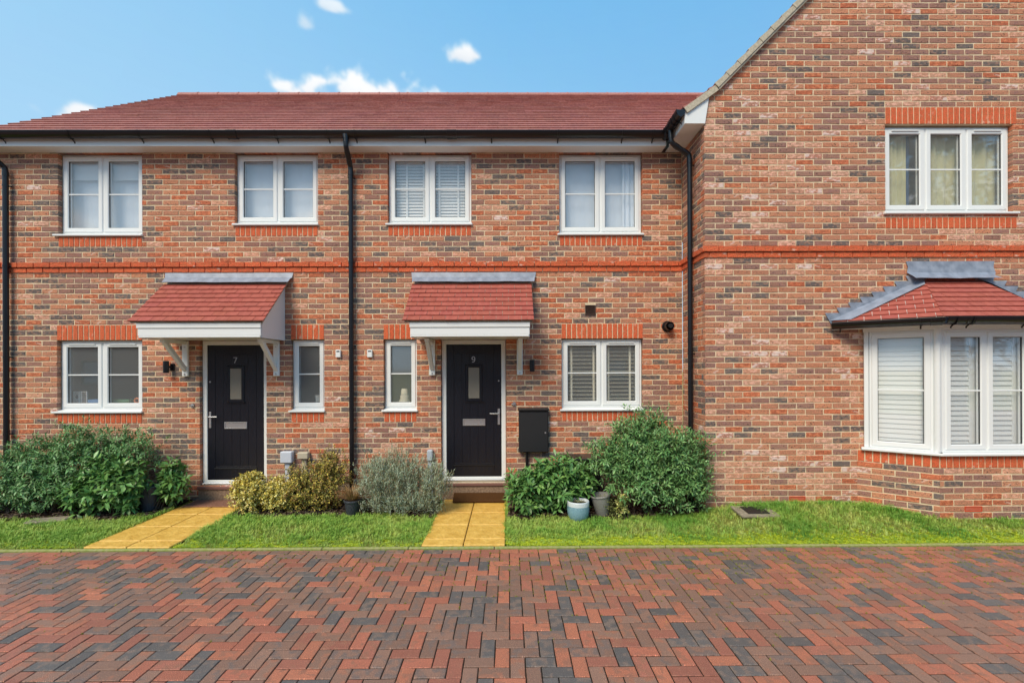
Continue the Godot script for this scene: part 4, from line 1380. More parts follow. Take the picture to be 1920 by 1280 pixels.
func grass() -> void:
	var patch := noise(81, 1.1, 3)
	var fine := noise(82, 5.0, 2)
	var sets := [[], [], []]
	var moss := []
	for i in 52000:
		var x := rng.randf_range(-8.6, 8.6)
		var d := rng.randf_range(4.885, 6.4)
		if d > back_line(x) - 0.015 or on_path(x, rng.randf_range(-0.022, 0.014)): continue
		var bed := in_bed(x, d)
		if bed and rng.randf() > 0.02: continue
		var p := patch.get_noise_2d(x, d * 1.6)
		var near_kerb := 1.0 - smoothstep(4.9, 5.2, d)
		var lush := clampf(0.62 + p * 0.9, 0, 1)
		if x > 1.2: lush *= 0.8
		if rng.randf() > lush + (0.34 if x < 1.0 else 0.2): continue
		var g := Color(0.27, 0.50, 0.08).lerp(Color(0.54, 0.64, 0.16), clampf(0.35 + fine.get_noise_2d(x, d), 0, 1))
		g = g.lerp(Color(0.50, 0.45, 0.22), clampf(0.12 - p * 0.7, 0, 0.75) * rng.randf())
		g = g.lerp(Color(0.13, 0.34, 0.05), clampf(p * 1.6 + 0.1, 0, 0.8))
		if x < 1.0: g = g.lerp(Color(0.38, 0.58, 0.11), 0.4)
		var s := rng.randf_range(0.7, 1.25) * (1.0 - 0.45 * near_kerb)
		if x > 2.6 and d > 5.3: s *= 1.15
		var tr := Transform3D(Basis(Vector3.UP, rng.randf() * TAU) * Basis.from_scale(Vector3(s, s * rng.randf_range(0.75, 1.2), s)), P(x, ground_h(x, d) - 0.004, d))
		sets[rng.randi() % 3].append([tr, g])
	for i in 17000:
		var x := rng.randf_range(-8.4, 8.4)
		var d := 4.878 + absf(rng.randfn(0.0, 0.14))
		if d > 5.4 or on_path(x, 0.004): continue
		var lot := 0.25 + 0.75 * smoothstep(-0.1, 0.5, x) + patch.get_noise_2d(x * 2.0 + 40, d) * 0.8
		if x < -4.0: lot *= 0.3
		if rng.randf() > lot: continue
		var g := Color(0.60, 0.68, 0.04).lerp(Color(0.38, 0.52, 0.03), rng.randf())
		moss.append([Transform3D(Basis(Vector3.UP, rng.randf() * TAU) * Basis.from_scale(Vector3.ONE * rng.randf_range(0.6, 1.4)), P(x, ground_h(x, d) - 0.002, d)), g])
	scatter("grass", tuft(11, 0.042, 0.03, 0.0024, 0.55), M.blade, sets[0] + sets[1], "short green grass of the front lawns", "grass")
	scatter("grass", tuft(9, 0.06, 0.022, 0.0026, 0.75), M.blade, sets[2], "longer leaning grass blades in the front lawns", "grass")
	scatter("moss", tuft(22, 0.016, 0.026, 0.003, 0.8), M.blade, moss, "bright yellow green moss along the kerb edge", "moss")
	# moss in the joints of the road, thickest by the kerb on the right
	var jm := []
	for i in 9000:
		var x := rng.randf_range(-7, 7)
		var d := 4.81 - absf(rng.randfn(0.0, 0.55))
		if d < 2.9: continue
		var lot := smoothstep(-2.5, 2.5, x) * 0.8 + 0.15 + patch.get_noise_2d(x * 1.5, d * 1.5 + 20) * 0.9
		if rng.randf() > lot: continue
		var along := rng.randf() < 0.65
		if along: d = 4.705 - roundf((4.705 - d) / 0.1) * 0.1
		else: x = roundf(x / 0.1) * 0.1
		var g := Color(0.36, 0.42, 0.05).lerp(Color(0.16, 0.17, 0.04), rng.randf())
		jm.append([Transform3D(Basis(Vector3.UP, rng.randf() * TAU) * Basis.from_scale(Vector3(0.32, 1.15, 0.32) * rng.randf_range(0.5, 1.2)), P(x, -0.008, d)), g])
	scatter("joint_moss", tuft(22, 0.016, 0.026, 0.004, 0.5), M.blade, jm, "thin green moss growing in the paving joints", "moss")
	# bark and leaf litter on the beds
	var chips := []
	for i in 5200:
		var x := rng.randf_range(-7.6, 2.5)
		var d := rng.randf_range(5.6, 6.55)
		if not in_bed(x, d) or on_path(x, 0.01): continue
		var g := Color(0.045, 0.032, 0.024).lerp(Color(0.20, 0.14, 0.09), pow(rng.randf(), 2.2))
		chips.append([Transform3D(Basis.from_euler(Vector3(rng.randf_range(-0.5, 0.5), rng.randf() * TAU, rng.randf_range(-0.5, 0.5))) * Basis.from_scale(Vector3.ONE * rng.randf_range(0.5, 1.5)), P(x, ground_h(x, d) + 0.024, d)), g])
	var cm := MB.new()
	cm.bevel_box(-0.016, 0.016, -0.003, 0.003, -0.007, 0.007, 0.002)
	scatter("bark_chips", cm.mesh(), M.plain_colour, chips, "dark bark chips and leaf litter on the planting beds", "bark")

func leaf(mb: MB, at: Vector3, dir: Vector3, up: Vector3, ln: float, wd: float, col: Color, droop := 0.25) -> void:
	var d := dir.normalized()
	var s := d.cross(up).normalized()
	if s.length_squared() < 0.5: s = Vector3(1, 0, 0)
	var u := s.cross(d).normalized()
	var b := mb.v.size()
	var mid := at + d * ln * 0.5 - u * ln * 0.02
	var tip := at + d * ln - u * ln * droop
	var fold := u * wd * 0.22
	var pts := [at, mid - s * wd * 0.5 + fold, mid + s * wd * 0.5 + fold, tip, mid]
	var ns := [u, (u + s * 0.35).normalized(), (u - s * 0.35).normalized(), (u + d * 0.4).normalized(), u]
	for i in 5:
		mb.v.append(pts[i]); mb.n.append(ns[i]); mb.c.append(col); mb.t.append(Vector2())
	mb.ix.append_array([b, b + 1, b + 4, b, b + 4, b + 2, b + 1, b + 3, b + 4, b + 4, b + 3, b + 2])

# A shrub: lobes [centre, radii] filled with leafy sprigs. o: sprigs, leaves, len, wid, cols, twig, rise (upward habit), singles.
func shrub(called: String, label: String, base: Vector3, lobes: Array, o: Dictionary, m: Material) -> Node3D:
	var t := thing(called, label, "shrub", base)
	var wob := noise(rng.randi() % 9999, 2.6, 3)
	var fol := MB.new()
	var stems := MB.new()
	var vol := 0.0
	for l in lobes: vol += l[1].x * l[1].y * l[1].z
	var single_left: int = o.get("singles", 0)
	var variants := []
	if single_left:
		for k in 6:
			var lm := MB.new()
			leaf(lm, Vector3(), Vector3(0, 0, -1), Vector3.UP, o.len, o.wid, o.cols[k % o.cols.size()], 0.2)
			variants.append(lm.mesh())
	for l in lobes:
		var c: Vector3 = l[0]
		var r: Vector3 = l[1]
		stems.col = Color(0.09, 0.06, 0.04)
		for k in 5:
			var e := c + Vector3(rng.randf_range(-0.6, 0.6) * r.x, rng.randf_range(0.0, 0.7) * r.y, rng.randf_range(-0.5, 0.5) * r.z)
			var b := Vector3(lerpf(base.x, c.x, 0.6) + rng.randf_range(-0.08, 0.08), base.y - 0.02, lerpf(base.z, c.z, 0.6) + rng.randf_range(-0.06, 0.06))
			stems.tube([b, b.lerp(e, 0.5) + Vector3(0, 0.04, 0), e], [0.009, 0.006, 0.003], 5, false)
		for k in int(o.sprigs * r.x * r.y * r.z / vol):
			var dv := Vector3(rng.randfn(), rng.randfn(), rng.randfn()).normalized()
			if dv.z < -0.3 and rng.randf() < 0.75: dv.z = -dv.z
			if dv.y < -0.25 and rng.randf() < 0.5: dv.y = -dv.y
			var q: float = pow(rng.randf(), o.get("fill", 0.28)) * (0.96 + 0.55 * wob.get_noise_3dv(c * 2.0 + dv * 1.2))
			var p := c + dv * r * q
			if p.y < base.y + 0.01: continue
			if p.z < -back_line(p.x) + 0.05: continue
			if p.x > XC - 0.05 and p.z < -DG + 0.04: continue
			var dir: Vector3 = (dv * (r.normalized()) + Vector3(0, o.get("rise", 0.4), 0) + Vector3(rng.randfn(), rng.randfn(), rng.randfn()) * 0.32).normalized()
			var tw: float = o.twig * rng.randf_range(0.6, 1.3)
			var root := p - dir * tw * 0.6
			var bare: float = o.get("bare", 0.5)
			stems.col = o.get("stem", Color(0.10, 0.08, 0.04))
			if rng.randf() < bare: stems.tube([root, p + dir * tw * 0.3], [0.0028, 0.0014], 4, false)
			var side := dir.cross(Vector3(rng.randfn(), rng.randfn(), rng.randfn())).normalized()
			var n: int = o.leaves
			for j in n:
				var f := float(j) / n
				side = side.rotated(dir, 2.4)
				var ld: Vector3 = (dir * lerpf(0.35, 1.1, f) + side * o.get("splay", 0.9)).normalized()
				var at := root + dir * tw * f
				var cc: Color = o.cols[rng.randi() % o.cols.size()]
				var kk := rng.randf_range(0.78, 1.22)
				cc = Color(cc.r * kk * rng.randf_range(0.9, 1.1), cc.g * kk, cc.b * kk)
				var up := (Vector3.UP + dv * 0.6 + Vector3(rng.randfn(), rng.randfn(), rng.randfn()) * 0.25).normalized()
				var size := rng.randf_range(0.7, 1.15)
				if single_left > 0 and dv.z > 0.25 and q > 0.82 and rng.randf() < 0.22:
					single_left -= 1
					var lo := MeshInstance3D.new()
					lo.mesh = variants[rng.randi() % 6]; lo.material_override = m; lo.name = "leaf"
					t.add_child(lo, true)
					var zz: Vector3 = -ld
					var xx := up.cross(zz).normalized()
					lo.transform = Transform3D(Basis(xx, zz.cross(xx), zz).scaled_local(Vector3.ONE * size), at - base)
				else: leaf(fol, at, ld, up, o.len * size, o.wid * size, cc, rng.randf_range(0.05, 0.35))
	part(stems, "stems", M.plain_colour, t)
	stuff(part(fol, "foliage", m, t))
	return t

func E3(x: float, y: float, d: float, rx: float, ry: float, rz: float) -> Array: return [P(x, y, d), Vector3(rx, ry, rz)]
func plants() -> void:
	var dark := [Color(0.10, 0.25, 0.07), Color(0.13, 0.29, 0.09), Color(0.18, 0.35, 0.13), Color(0.25, 0.42, 0.19)]
	shrub("evergreen_shrub", "broad dark green shrub with small leaves under the window beside door seven", P(-6.0, 0.02, 6.12),
		[E3(-6.95, 0.32, 6.1, 0.40, 0.36, 0.36), E3(-6.35, 0.50, 6.15, 0.50, 0.50, 0.38), E3(-5.75, 0.62, 6.2, 0.52, 0.56, 0.36), E3(-5.2, 0.70, 6.28, 0.40, 0.42, 0.28), E3(-6.1, 0.34, 6.08, 0.75, 0.34, 0.26)],
		{"sprigs": 2300, "leaves": 9, "len": 0.062, "wid": 0.02, "cols": dark, "twig": 0.10, "rise": 0.25}, M.leaf)
	var glossy := [Color(0.09, 0.22, 0.055), Color(0.11, 0.25, 0.065), Color(0.14, 0.30, 0.08), Color(0.18, 0.35, 0.09)]
	shrub("viburnum_shrub", "low shrub of large glossy veined leaves beside the slate pot", P(-5.0, 0.02, 5.92),
		[E3(-5.45, 0.27, 5.97, 0.34, 0.27, 0.22), E3(-5.06, 0.36, 6.0, 0.27, 0.36, 0.26), E3(-4.60, 0.32, 6.28, 0.2, 0.34, 0.18), E3(-4.98, 0.18, 5.98, 0.2, 0.2, 0.14), E3(-5.25, 0.5, 6.0, 0.3, 0.25, 0.2)],
		{"sprigs": 430, "leaves": 7, "len": 0.115, "wid": 0.046, "cols": glossy, "twig": 0.09, "rise": 0.3, "splay": 1.2, "singles": 200}, M.gloss_leaf)
	shrub("viburnum_shrub", "low shrub of large glossy veined leaves beside the blue glazed pot", P(0.55, 0.02, 5.95),
		[E3(0.25, 0.28, 5.95, 0.30, 0.30, 0.28), E3(0.58, 0.38, 6.0, 0.36, 0.36, 0.30), E3(0.88, 0.36, 6.02, 0.24, 0.32, 0.26)],
		{"sprigs": 430, "leaves": 7, "len": 0.115, "wid": 0.044, "cols": glossy, "twig": 0.09, "rise": 0.35, "splay": 1.15, "singles": 200}, M.gloss_leaf)
	var bright := [Color(0.12, 0.27, 0.085), Color(0.14, 0.30, 0.10), Color(0.18, 0.35, 0.115), Color(0.23, 0.41, 0.14)]
	shrub("evergreen_shrub", "tall bright green shrub with narrow leaves growing in front of the inner corner downpipe", P(1.85, 0.02, 5.85),
		[E3(1.72, 0.98, 5.95, 0.42, 0.42, 0.32), E3(1.40, 0.70, 5.92, 0.42, 0.36, 0.32), E3(2.12, 0.76, 5.82, 0.46, 0.44, 0.34), E3(1.82, 0.50, 5.85, 0.62, 0.42, 0.34), E3(2.22, 0.40, 5.76, 0.36, 0.34, 0.26)],
		{"sprigs": 2100, "leaves": 9, "len": 0.066, "wid": 0.021, "cols": bright, "twig": 0.13, "rise": 0.3, "fill": 0.4}, M.gloss_leaf)
	var gold := [Color(0.34, 0.30, 0.05), Color(0.74, 0.60, 0.10), Color(0.86, 0.72, 0.18), Color(0.90, 0.82, 0.36), Color(0.40, 0.40, 0.10)]
	shrub("euonymus_shrub", "low golden variegated shrub between door seven and the grey meter boxes", P(-3.25, 0.02, 6.02),
		[E3(-3.42, 0.26, 6.08, 0.26, 0.26, 0.22), E3(-3.05, 0.23, 6.1, 0.27, 0.24, 0.22), E3(-3.42, 0.42, 6.08, 0.14, 0.14, 0.14)],
		{"sprigs": 1700, "leaves": 8, "len": 0.034, "wid": 0.02, "cols": gold, "twig": 0.07, "rise": 0.4}, M.gold_leaf)
	var olive := [Color(0.26, 0.24, 0.05), Color(0.56, 0.46, 0.08), Color(0.74, 0.62, 0.14), Color(0.17, 0.19, 0.05), Color(0.42, 0.26, 0.09)]
	shrub("euonymus_shrub", "taller olive gold shrub with bare twigs against the downpipe", P(-2.6, 0.02, 6.15),
		[E3(-2.78, 0.32, 6.12, 0.25, 0.32, 0.24), E3(-2.42, 0.44, 6.18, 0.27, 0.40, 0.26), E3(-2.55, 0.2, 6.1, 0.3, 0.18, 0.18)],
		{"sprigs": 1500, "leaves": 8, "len": 0.032, "wid": 0.018, "cols": olive, "twig": 0.09, "rise": 0.6, "bare": 0.8, "stem": Color(0.16, 0.11, 0.06), "fill": 0.4}, M.gold_leaf)
	var grey := [Color(0.27, 0.36, 0.23), Color(0.40, 0.50, 0.34), Color(0.52, 0.62, 0.47), Color(0.31, 0.30, 0.15)]
	shrub("lavender_bush", "grey green lavender bush beside the step of door nine", P(-1.4, 0.02, 5.98),
		[E3(-1.72, 0.40, 6.0, 0.30, 0.42, 0.28), E3(-1.38, 0.42, 6.02, 0.36, 0.46, 0.30), E3(-1.02, 0.34, 6.0, 0.28, 0.36, 0.28), E3(-1.4, 0.18, 5.93, 0.5, 0.18, 0.22)],
		{"sprigs": 2300, "leaves": 10, "len": 0.042, "wid": 0.0065, "cols": grey, "twig": 0.13, "rise": 1.3, "splay": 0.42, "bare": 0.6, "stem": Color(0.15, 0.13, 0.08), "fill": 0.36}, M.leaf)
	# dried grass in a dark pot
	var pot := thing("plant_pot", "dark blue grey pot of dry straw coloured grass beside the lavender", "plant pot", P(-2.03, 0.02, 5.9))
	var pm := MB.new()
	pm.lathe(P(-2.03, 0.0, 5.9), [[0.0, 0.0], [0.075, 0.0], [0.1, 0.2], [0.11, 0.2], [0.11, 0.225], [0.095, 0.225], [0.09, 0.19], [0.0, 0.19]])
	part(pm, "pot", M.slate, pot)
	var dg := MB.new()
	for i in 260:
		var a := rng.randf() * TAU
		var d := Vector3(cos(a), rng.randf_range(0.6, 2.2), sin(a)).normalized()
		dg.col = Color(0.30, 0.17, 0.07).lerp(Color(0.46, 0.31, 0.15), rng.randf())
		var b := P(-2.03, 0.2, 5.9) + Vector3(d.x, 0, d.z) * 0.05
		var l := rng.randf_range(0.16, 0.34)
		var mid := b + d * l * 0.6
		var tip := b + d * l + Vector3(d.x, -0.7, d.z) * l * 0.28
		var s := d.cross(Vector3.UP).normalized() * 0.0025
		dg.face([b - s, b + s, mid + s, mid - s], Vector3(0, 0.3, 1)); dg.face([mid - s, mid + s, tip], Vector3(0, 0.5, 1))
	stuff(part(dg, "dry_grass", M.blade, pot))
	# slate urn half hidden by the left shrub
	var urn := thing("plant_pot", "tall tapering slate grey pot standing among the glossy leaves", "plant pot", P(-4.86, 0.02, 6.16))
	var um := MB.new()
	um.lathe(P(-4.86, 0.0, 6.16), [[0.0, 0.01], [0.075, 0.0], [0.09, 0.03], [0.115, 0.2], [0.128, 0.33], [0.135, 0.335], [0.135, 0.35], [0.115, 0.35], [0.11, 0.29], [0.0, 0.29]])
	part(um, "pot", M.slate, urn)
	var us := MB.new()
	us.lathe(P(-4.86, 0.3, 6.16), [[0.0, 0.0], [0.108, 0.0]])
	part(us, "soil", M.soil, urn)
	# blue glazed pot
	var bp := thing("plant_pot", "round blue glazed pot with pale rim standing on the grass", "plant pot", P(0.86, 0.02, 5.68))
	var bm := MB.new()
	bm.lathe(P(0.86, 0.012, 5.68), [[0.0, 0.0], [0.085, 0.0], [0.105, 0.015], [0.128, 0.07], [0.138, 0.13], [0.137, 0.19]], 32)
	part(bm, "pot", M.glaze, bp)
	var br := MB.new()
	br.lathe(P(0.86, 0.012, 5.68), [[0.137, 0.19], [0.137, 0.235], [0.132, 0.248], [0.122, 0.244], [0.118, 0.21], [0.0, 0.205]], 32)
	part(br, "rim", M.glaze_rim, bp)
	var bs := MB.new()
	bs.lathe(P(0.86, 0.222, 5.68), [[0.0, 0.012], [0.06, 0.01], [0.118, 0.0]], 20)
	part(bs, "soil", M.soil, bp)
	var bf := MB.new()
	for i in 120:
		var a := rng.randf() * TAU
		var p := P(0.86, 0.225, 5.68) + Vector3(cos(a), 0, sin(a)) * rng.randf() * 0.09
		leaf(bf, p, Vector3(cos(a), 0.9, sin(a)), Vector3.UP, rng.randf_range(0.03, 0.055), 0.012, Color(0.13, 0.16, 0.08).lerp(Color(0.25, 0.22, 0.12), rng.randf()))
	stuff(part(bf, "seedlings", M.leaf, bp))
	# leaning zinc pot
	var zp := thing("plant_pot", "grey tapered pot tilted over with weedy growth beside the tall shrub", "plant pot", P(1.2, 0.02, 5.82))
	var zm := MB.new()
	zm.xf = Transform3D(Basis(Vector3(0, 0, 1), 0.12), P(1.2, 0.0, 5.82))
	zm.lathe(Vector3(), [[0.0, 0.0], [0.078, 0.0], [0.12, 0.27], [0.13, 0.275], [0.13, 0.295], [0.115, 0.295], [0.108, 0.24], [0.0, 0.235]], 28)
	part(zm, "pot", M.zinc, zp)
	var zf := MB.new()
	for i in 420:
		var a := rng.randf() * TAU
		var p := P(1.24, 0.27, 5.80) + Vector3(cos(a) * 0.1, 0, sin(a) * 0.08) * rng.randf()
		var drop := rng.randf()
		p += Vector3(0.09, -0.22, 0.06) * drop
		leaf(zf, p, Vector3(cos(a), rng.randf_range(-0.4, 0.9), sin(a) + 0.4), Vector3.UP, rng.randf_range(0.02, 0.04), 0.014, Color(0.10, 0.14, 0.04).lerp(Color(0.24, 0.26, 0.10), rng.randf()))
	stuff(part(zf, "trailing_growth", M.leaf, zp))
	shrub("variegated_plant", "small pale yellow variegated plant at the foot of the tall shrub", P(1.42, 0.02, 5.70), [E3(1.42, 0.17, 5.70, 0.08, 0.17, 0.08)],
		{"sprigs": 60, "leaves": 7, "len": 0.035, "wid": 0.02, "cols": [Color(0.5, 0.5, 0.12), Color(0.62, 0.6, 0.25), Color(0.2, 0.26, 0.06)], "twig": 0.06, "rise": 0.6}, M.leaf)
func slatted(label: String, x0: float, x1: float, y0: float, y1: float, d: float, pitch: float, tilt: float, m: Material, tapes: Array) -> void:
	var b := thing("venetian_blind", label, "blind", P((x0 + x1) / 2, y0, d))
	var hr := MB.new()
	hr.bevel_box(x0, x1, y1 - 0.04, y1, -d - 0.025, -d + 0.025, 0.004)
	part(hr, "head_rail", m, b)
	var y := y1 - 0.065
	while y > y0:
		var s := MB.new()
		s.xf = Transform3D(Basis(Vector3(1, 0, 0), tilt), P((x0 + x1) / 2, y, d))
		s.bevel_box((x0 - x1) / 2, (x1 - x0) / 2, -0.003, 0.003, -0.022, 0.022, 0.001)
		part(s, "slat", m, b)
		y -= pitch
	for t in tapes:
		var tp := MB.new()
		tp.box(t - 0.014, t + 0.014, y0, y1 - 0.04, -d + 0.026, -d + 0.0275)
		part(tp, "ladder_tape", m, b)
func drape(called: String, label: String, category: String, x0: float, x1: float, y0: float, y1: float, d: float, m: Material, folds: float, deep: float) -> void:
	var mb := MB.new()
	var n := int(maxf(8.0, folds * 10.0))
	for sd in [0.0, 0.004]:
		for i in n:
			var q := []
			for e in [i, i + 1]:
				var f := float(e) / n
				var z: float = sin(f * TAU * folds) * deep + sin(f * TAU * folds * 0.37 + 1.0) * deep * 0.5
				q.append([lerpf(x0, x1, f), z])
			mb.face([Vector3(q[0][0], y0, -d + q[0][1] - sd), Vector3(q[1][0], y0, -d + q[1][1] - sd), Vector3(q[1][0], y1, -d + q[1][1] - sd), Vector3(q[0][0], y1, -d + q[0][1] - sd)], Vector3(0, 0, 1 if sd == 0.0 else -1))
	single(mb, called, m, label, category)

func inside_windows() -> void:
	var dz := DM + 0.2
	slatted("white slatted blind in the upstairs window above door nine", -1.70, -0.58, yr(53) + 0.06, SOF - 0.05, dz - 0.03, 0.046, 1.15, M.blind, [-1.50, -1.25, -1.02, -0.74])
	slatted("cream slatted blind, slats open, in the left casement beside the meter cupboard", 0.85, 1.345, yr(17) + 0.06, yr(31) - 0.06, dz - 0.03, 0.058, 0.0, M.cream_blind, [0.93, 1.26])
	slatted("cream slatted blind, slats open, in the right casement nearer the inner corner", 1.38, 1.88, yr(17) + 0.06, yr(31) - 0.06, dz - 0.03, 0.058, 0.0, M.cream_blind, [1.48, 1.80])
	drape("net_curtain", "plain white net behind the taller upstairs window of house seven", "curtain", -6.52, -5.28, yr(51) + 0.05, SOF - 0.02, dz + 0.03, M.net, 9.0, 0.002)
	var rb := MB.new()
	rb.bevel_box(-6.46, -5.33, 4.72, SOF - 0.03, -dz + 0.026, -dz + 0.03, 0.001)
	single(rb, "roller_blind", M.blind, "white roller blind drawn a quarter down in the taller upstairs window of house seven", "blind")
	drape("net_curtain", "plain white net behind the shorter upstairs window of house seven", "curtain", -3.97, -2.75, yr(53) + 0.05, SOF - 0.02, dz, M.net, 7.0, 0.002)
	drape("net_curtain", "plain white net behind the upstairs window near the inner corner of house nine", "curtain", 0.74, 1.96, yr(51) + 0.05, SOF - 0.02, dz + 0.02, M.net, 8.0, 0.002)
	drape("curtain", "white curtain edge hanging at the side of the net near the inner corner", "curtain", 1.70, 1.93, yr(51) + 0.05, SOF - 0.02, dz - 0.04, M.net, 3.0, 0.014)
	var gd := DG + 0.22
	var y0 := YG + 51 * ROW + 0.08
	var y1 := YG + 67 * ROW - 0.03
	drape("curtain", "narrow gathered cream curtain at the edge of the gable window", "curtain", 5.08, 5.30, y0, y1, gd - 0.04, M.curtain, 3.0, 0.02)
	drape("curtain", "strip of deep blue curtain beside the narrow cream one", "curtain", 5.29, 5.39, y0, y1, gd, M.blue_cloth, 1.5, 0.01)
	drape("curtain", "wide cream curtain drawn across two thirds of the gable window", "curtain", 5.66, 6.74, y0, y1, gd - 0.02, M.curtain, 8.0, 0.018)
	# things on the kitchen sill of house seven; the window board is part of the room
	var sy := yr(17) + 0.118
	var zd := DM + 0.2
	var board := func(x0: float, x1: float) -> void:
		var b := MB.new()
		b.bevel_box(x0, x1, sy - 0.03, sy, -zd - 0.08, -DM - 0.135, 0.004)
		single(b, "window_board", M.white, "white inner window board behind the " + ("kitchen window of house seven" if x0 < -5 else "narrow window beside door seven" if x0 < -2 else "narrow window beside door nine"), "window board")
	board.call(-6.66, -5.31); board.call(-3.15, -2.68); board.call(-1.81, -1.34)
	for k in 2:
		var f := thing("picture_frame", ["small picture frame with dark print on the kitchen sill", "small picture frame with pale print on the kitchen sill"][k], "picture frame", P(-6.43 + k * 0.11, sy, zd))
		var fm := MB.new()
		var cx := -6.43 + k * 0.11
		fm.ring(cx - 0.045, cx + 0.045, sy, sy + 0.19, 0.01, -zd + 0.01, -zd - 0.008, 0.002)
		part(fm, "frame", M.white, f)
		var pr := MB.new()
		pr.box(cx - 0.036, cx + 0.036, sy + 0.009, sy + 0.181, -zd - 0.006, -zd)
		part(pr, "print", mat(srgb(120, 118, 116) if k else srgb(200, 196, 188), 0.6), f)
		var mo := MB.new()
		mo.lathe(Vector3(), [[0.0, 0.004], [0.02, 0.003], [0.022, 0.0]], 10)
		mo.xf = Transform3D()
		for v in mo.v.size(): mo.v[v] = Vector3(cx + mo.v[v].x, sy + 0.11 + mo.v[v].z * 1.4, -zd + mo.v[v].y)
		part(mo, "motif", mat(srgb(50, 48, 50) if k == 0 else srgb(210, 206, 200), 0.6), f)
	var tray := func(x0: float, x1: float, c: Color, label: String) -> void:
		var t := MB.new()
		for q in [[x0, x1, 0.0, 0.006, 0.0, 0.1], [x0, x1, 0.006, 0.07, 0.0, 0.006], [x0, x1, 0.006, 0.07, 0.094, 0.1], [x0, x0 + 0.006, 0.006, 0.07, 0.006, 0.094], [x1 - 0.006, x1, 0.006, 0.07, 0.006, 0.094]]:
			t.box(q[0], q[1], sy + q[2], sy + q[3], -zd - 0.05 + q[4], -zd - 0.05 + q[5])
		single(t, "tray", mat(c, 0.4), label, "tray")
	tray.call(-6.22, -6.02, srgb(120, 160, 205), "pale blue tray on the kitchen sill of house seven")
	tray.call(-5.94, -5.62, srgb(96, 140, 100), "green seed tray on the kitchen sill of house seven")
	var rg := MB.new()
	var loop := []
	for i in 21: loop.append(P(-5.51, sy + 0.05, DM + 0.165) + Vector3(cos(TAU * i / 20.0), sin(TAU * i / 20.0), 0) * 0.035)
	rg.tube(loop, 0.014, 8, false)
	single(rg, "ring_ornament", mat(srgb(214, 120, 60), 0.5), "small orange ring ornament leaning at the corner of the kitchen window", "ornament")
	var la := thing("table_lamp", "small cream lamp on the sill of the narrow window beside door nine", "lamp", P(-1.56, sy, zd - 0.01))
	var lb := MB.new()
	lb.lathe(P(-1.56, sy, zd - 0.01), [[0.0, 0.0], [0.075, 0.0], [0.08, 0.03], [0.06, 0.07], [0.065, 0.1], [0.045, 0.13], [0.0, 0.13]], 18)
	part(lb, "body", mat(srgb(206, 200, 180), 0.8), la)
	var ls := MB.new()
	ls.lathe(P(-1.56, sy + 0.13, zd - 0.01), [[0.055, 0.0], [0.042, 0.08], [0.0, 0.082]], 18)
	part(ls, "shade", mat(srgb(220, 214, 190), 0.8), la)
	var cup := MB.new()
	cup.lathe(P(-2.83, sy, zd), [[0.0, 0.0], [0.05, 0.0], [0.06, 0.12], [0.055, 0.12], [0.045, 0.01], [0.0, 0.01]], 18)
	single(cup, "beaker", mat(srgb(190, 200, 200), 0.3), "pale beaker on the sill of the narrow window beside door seven", "beaker")

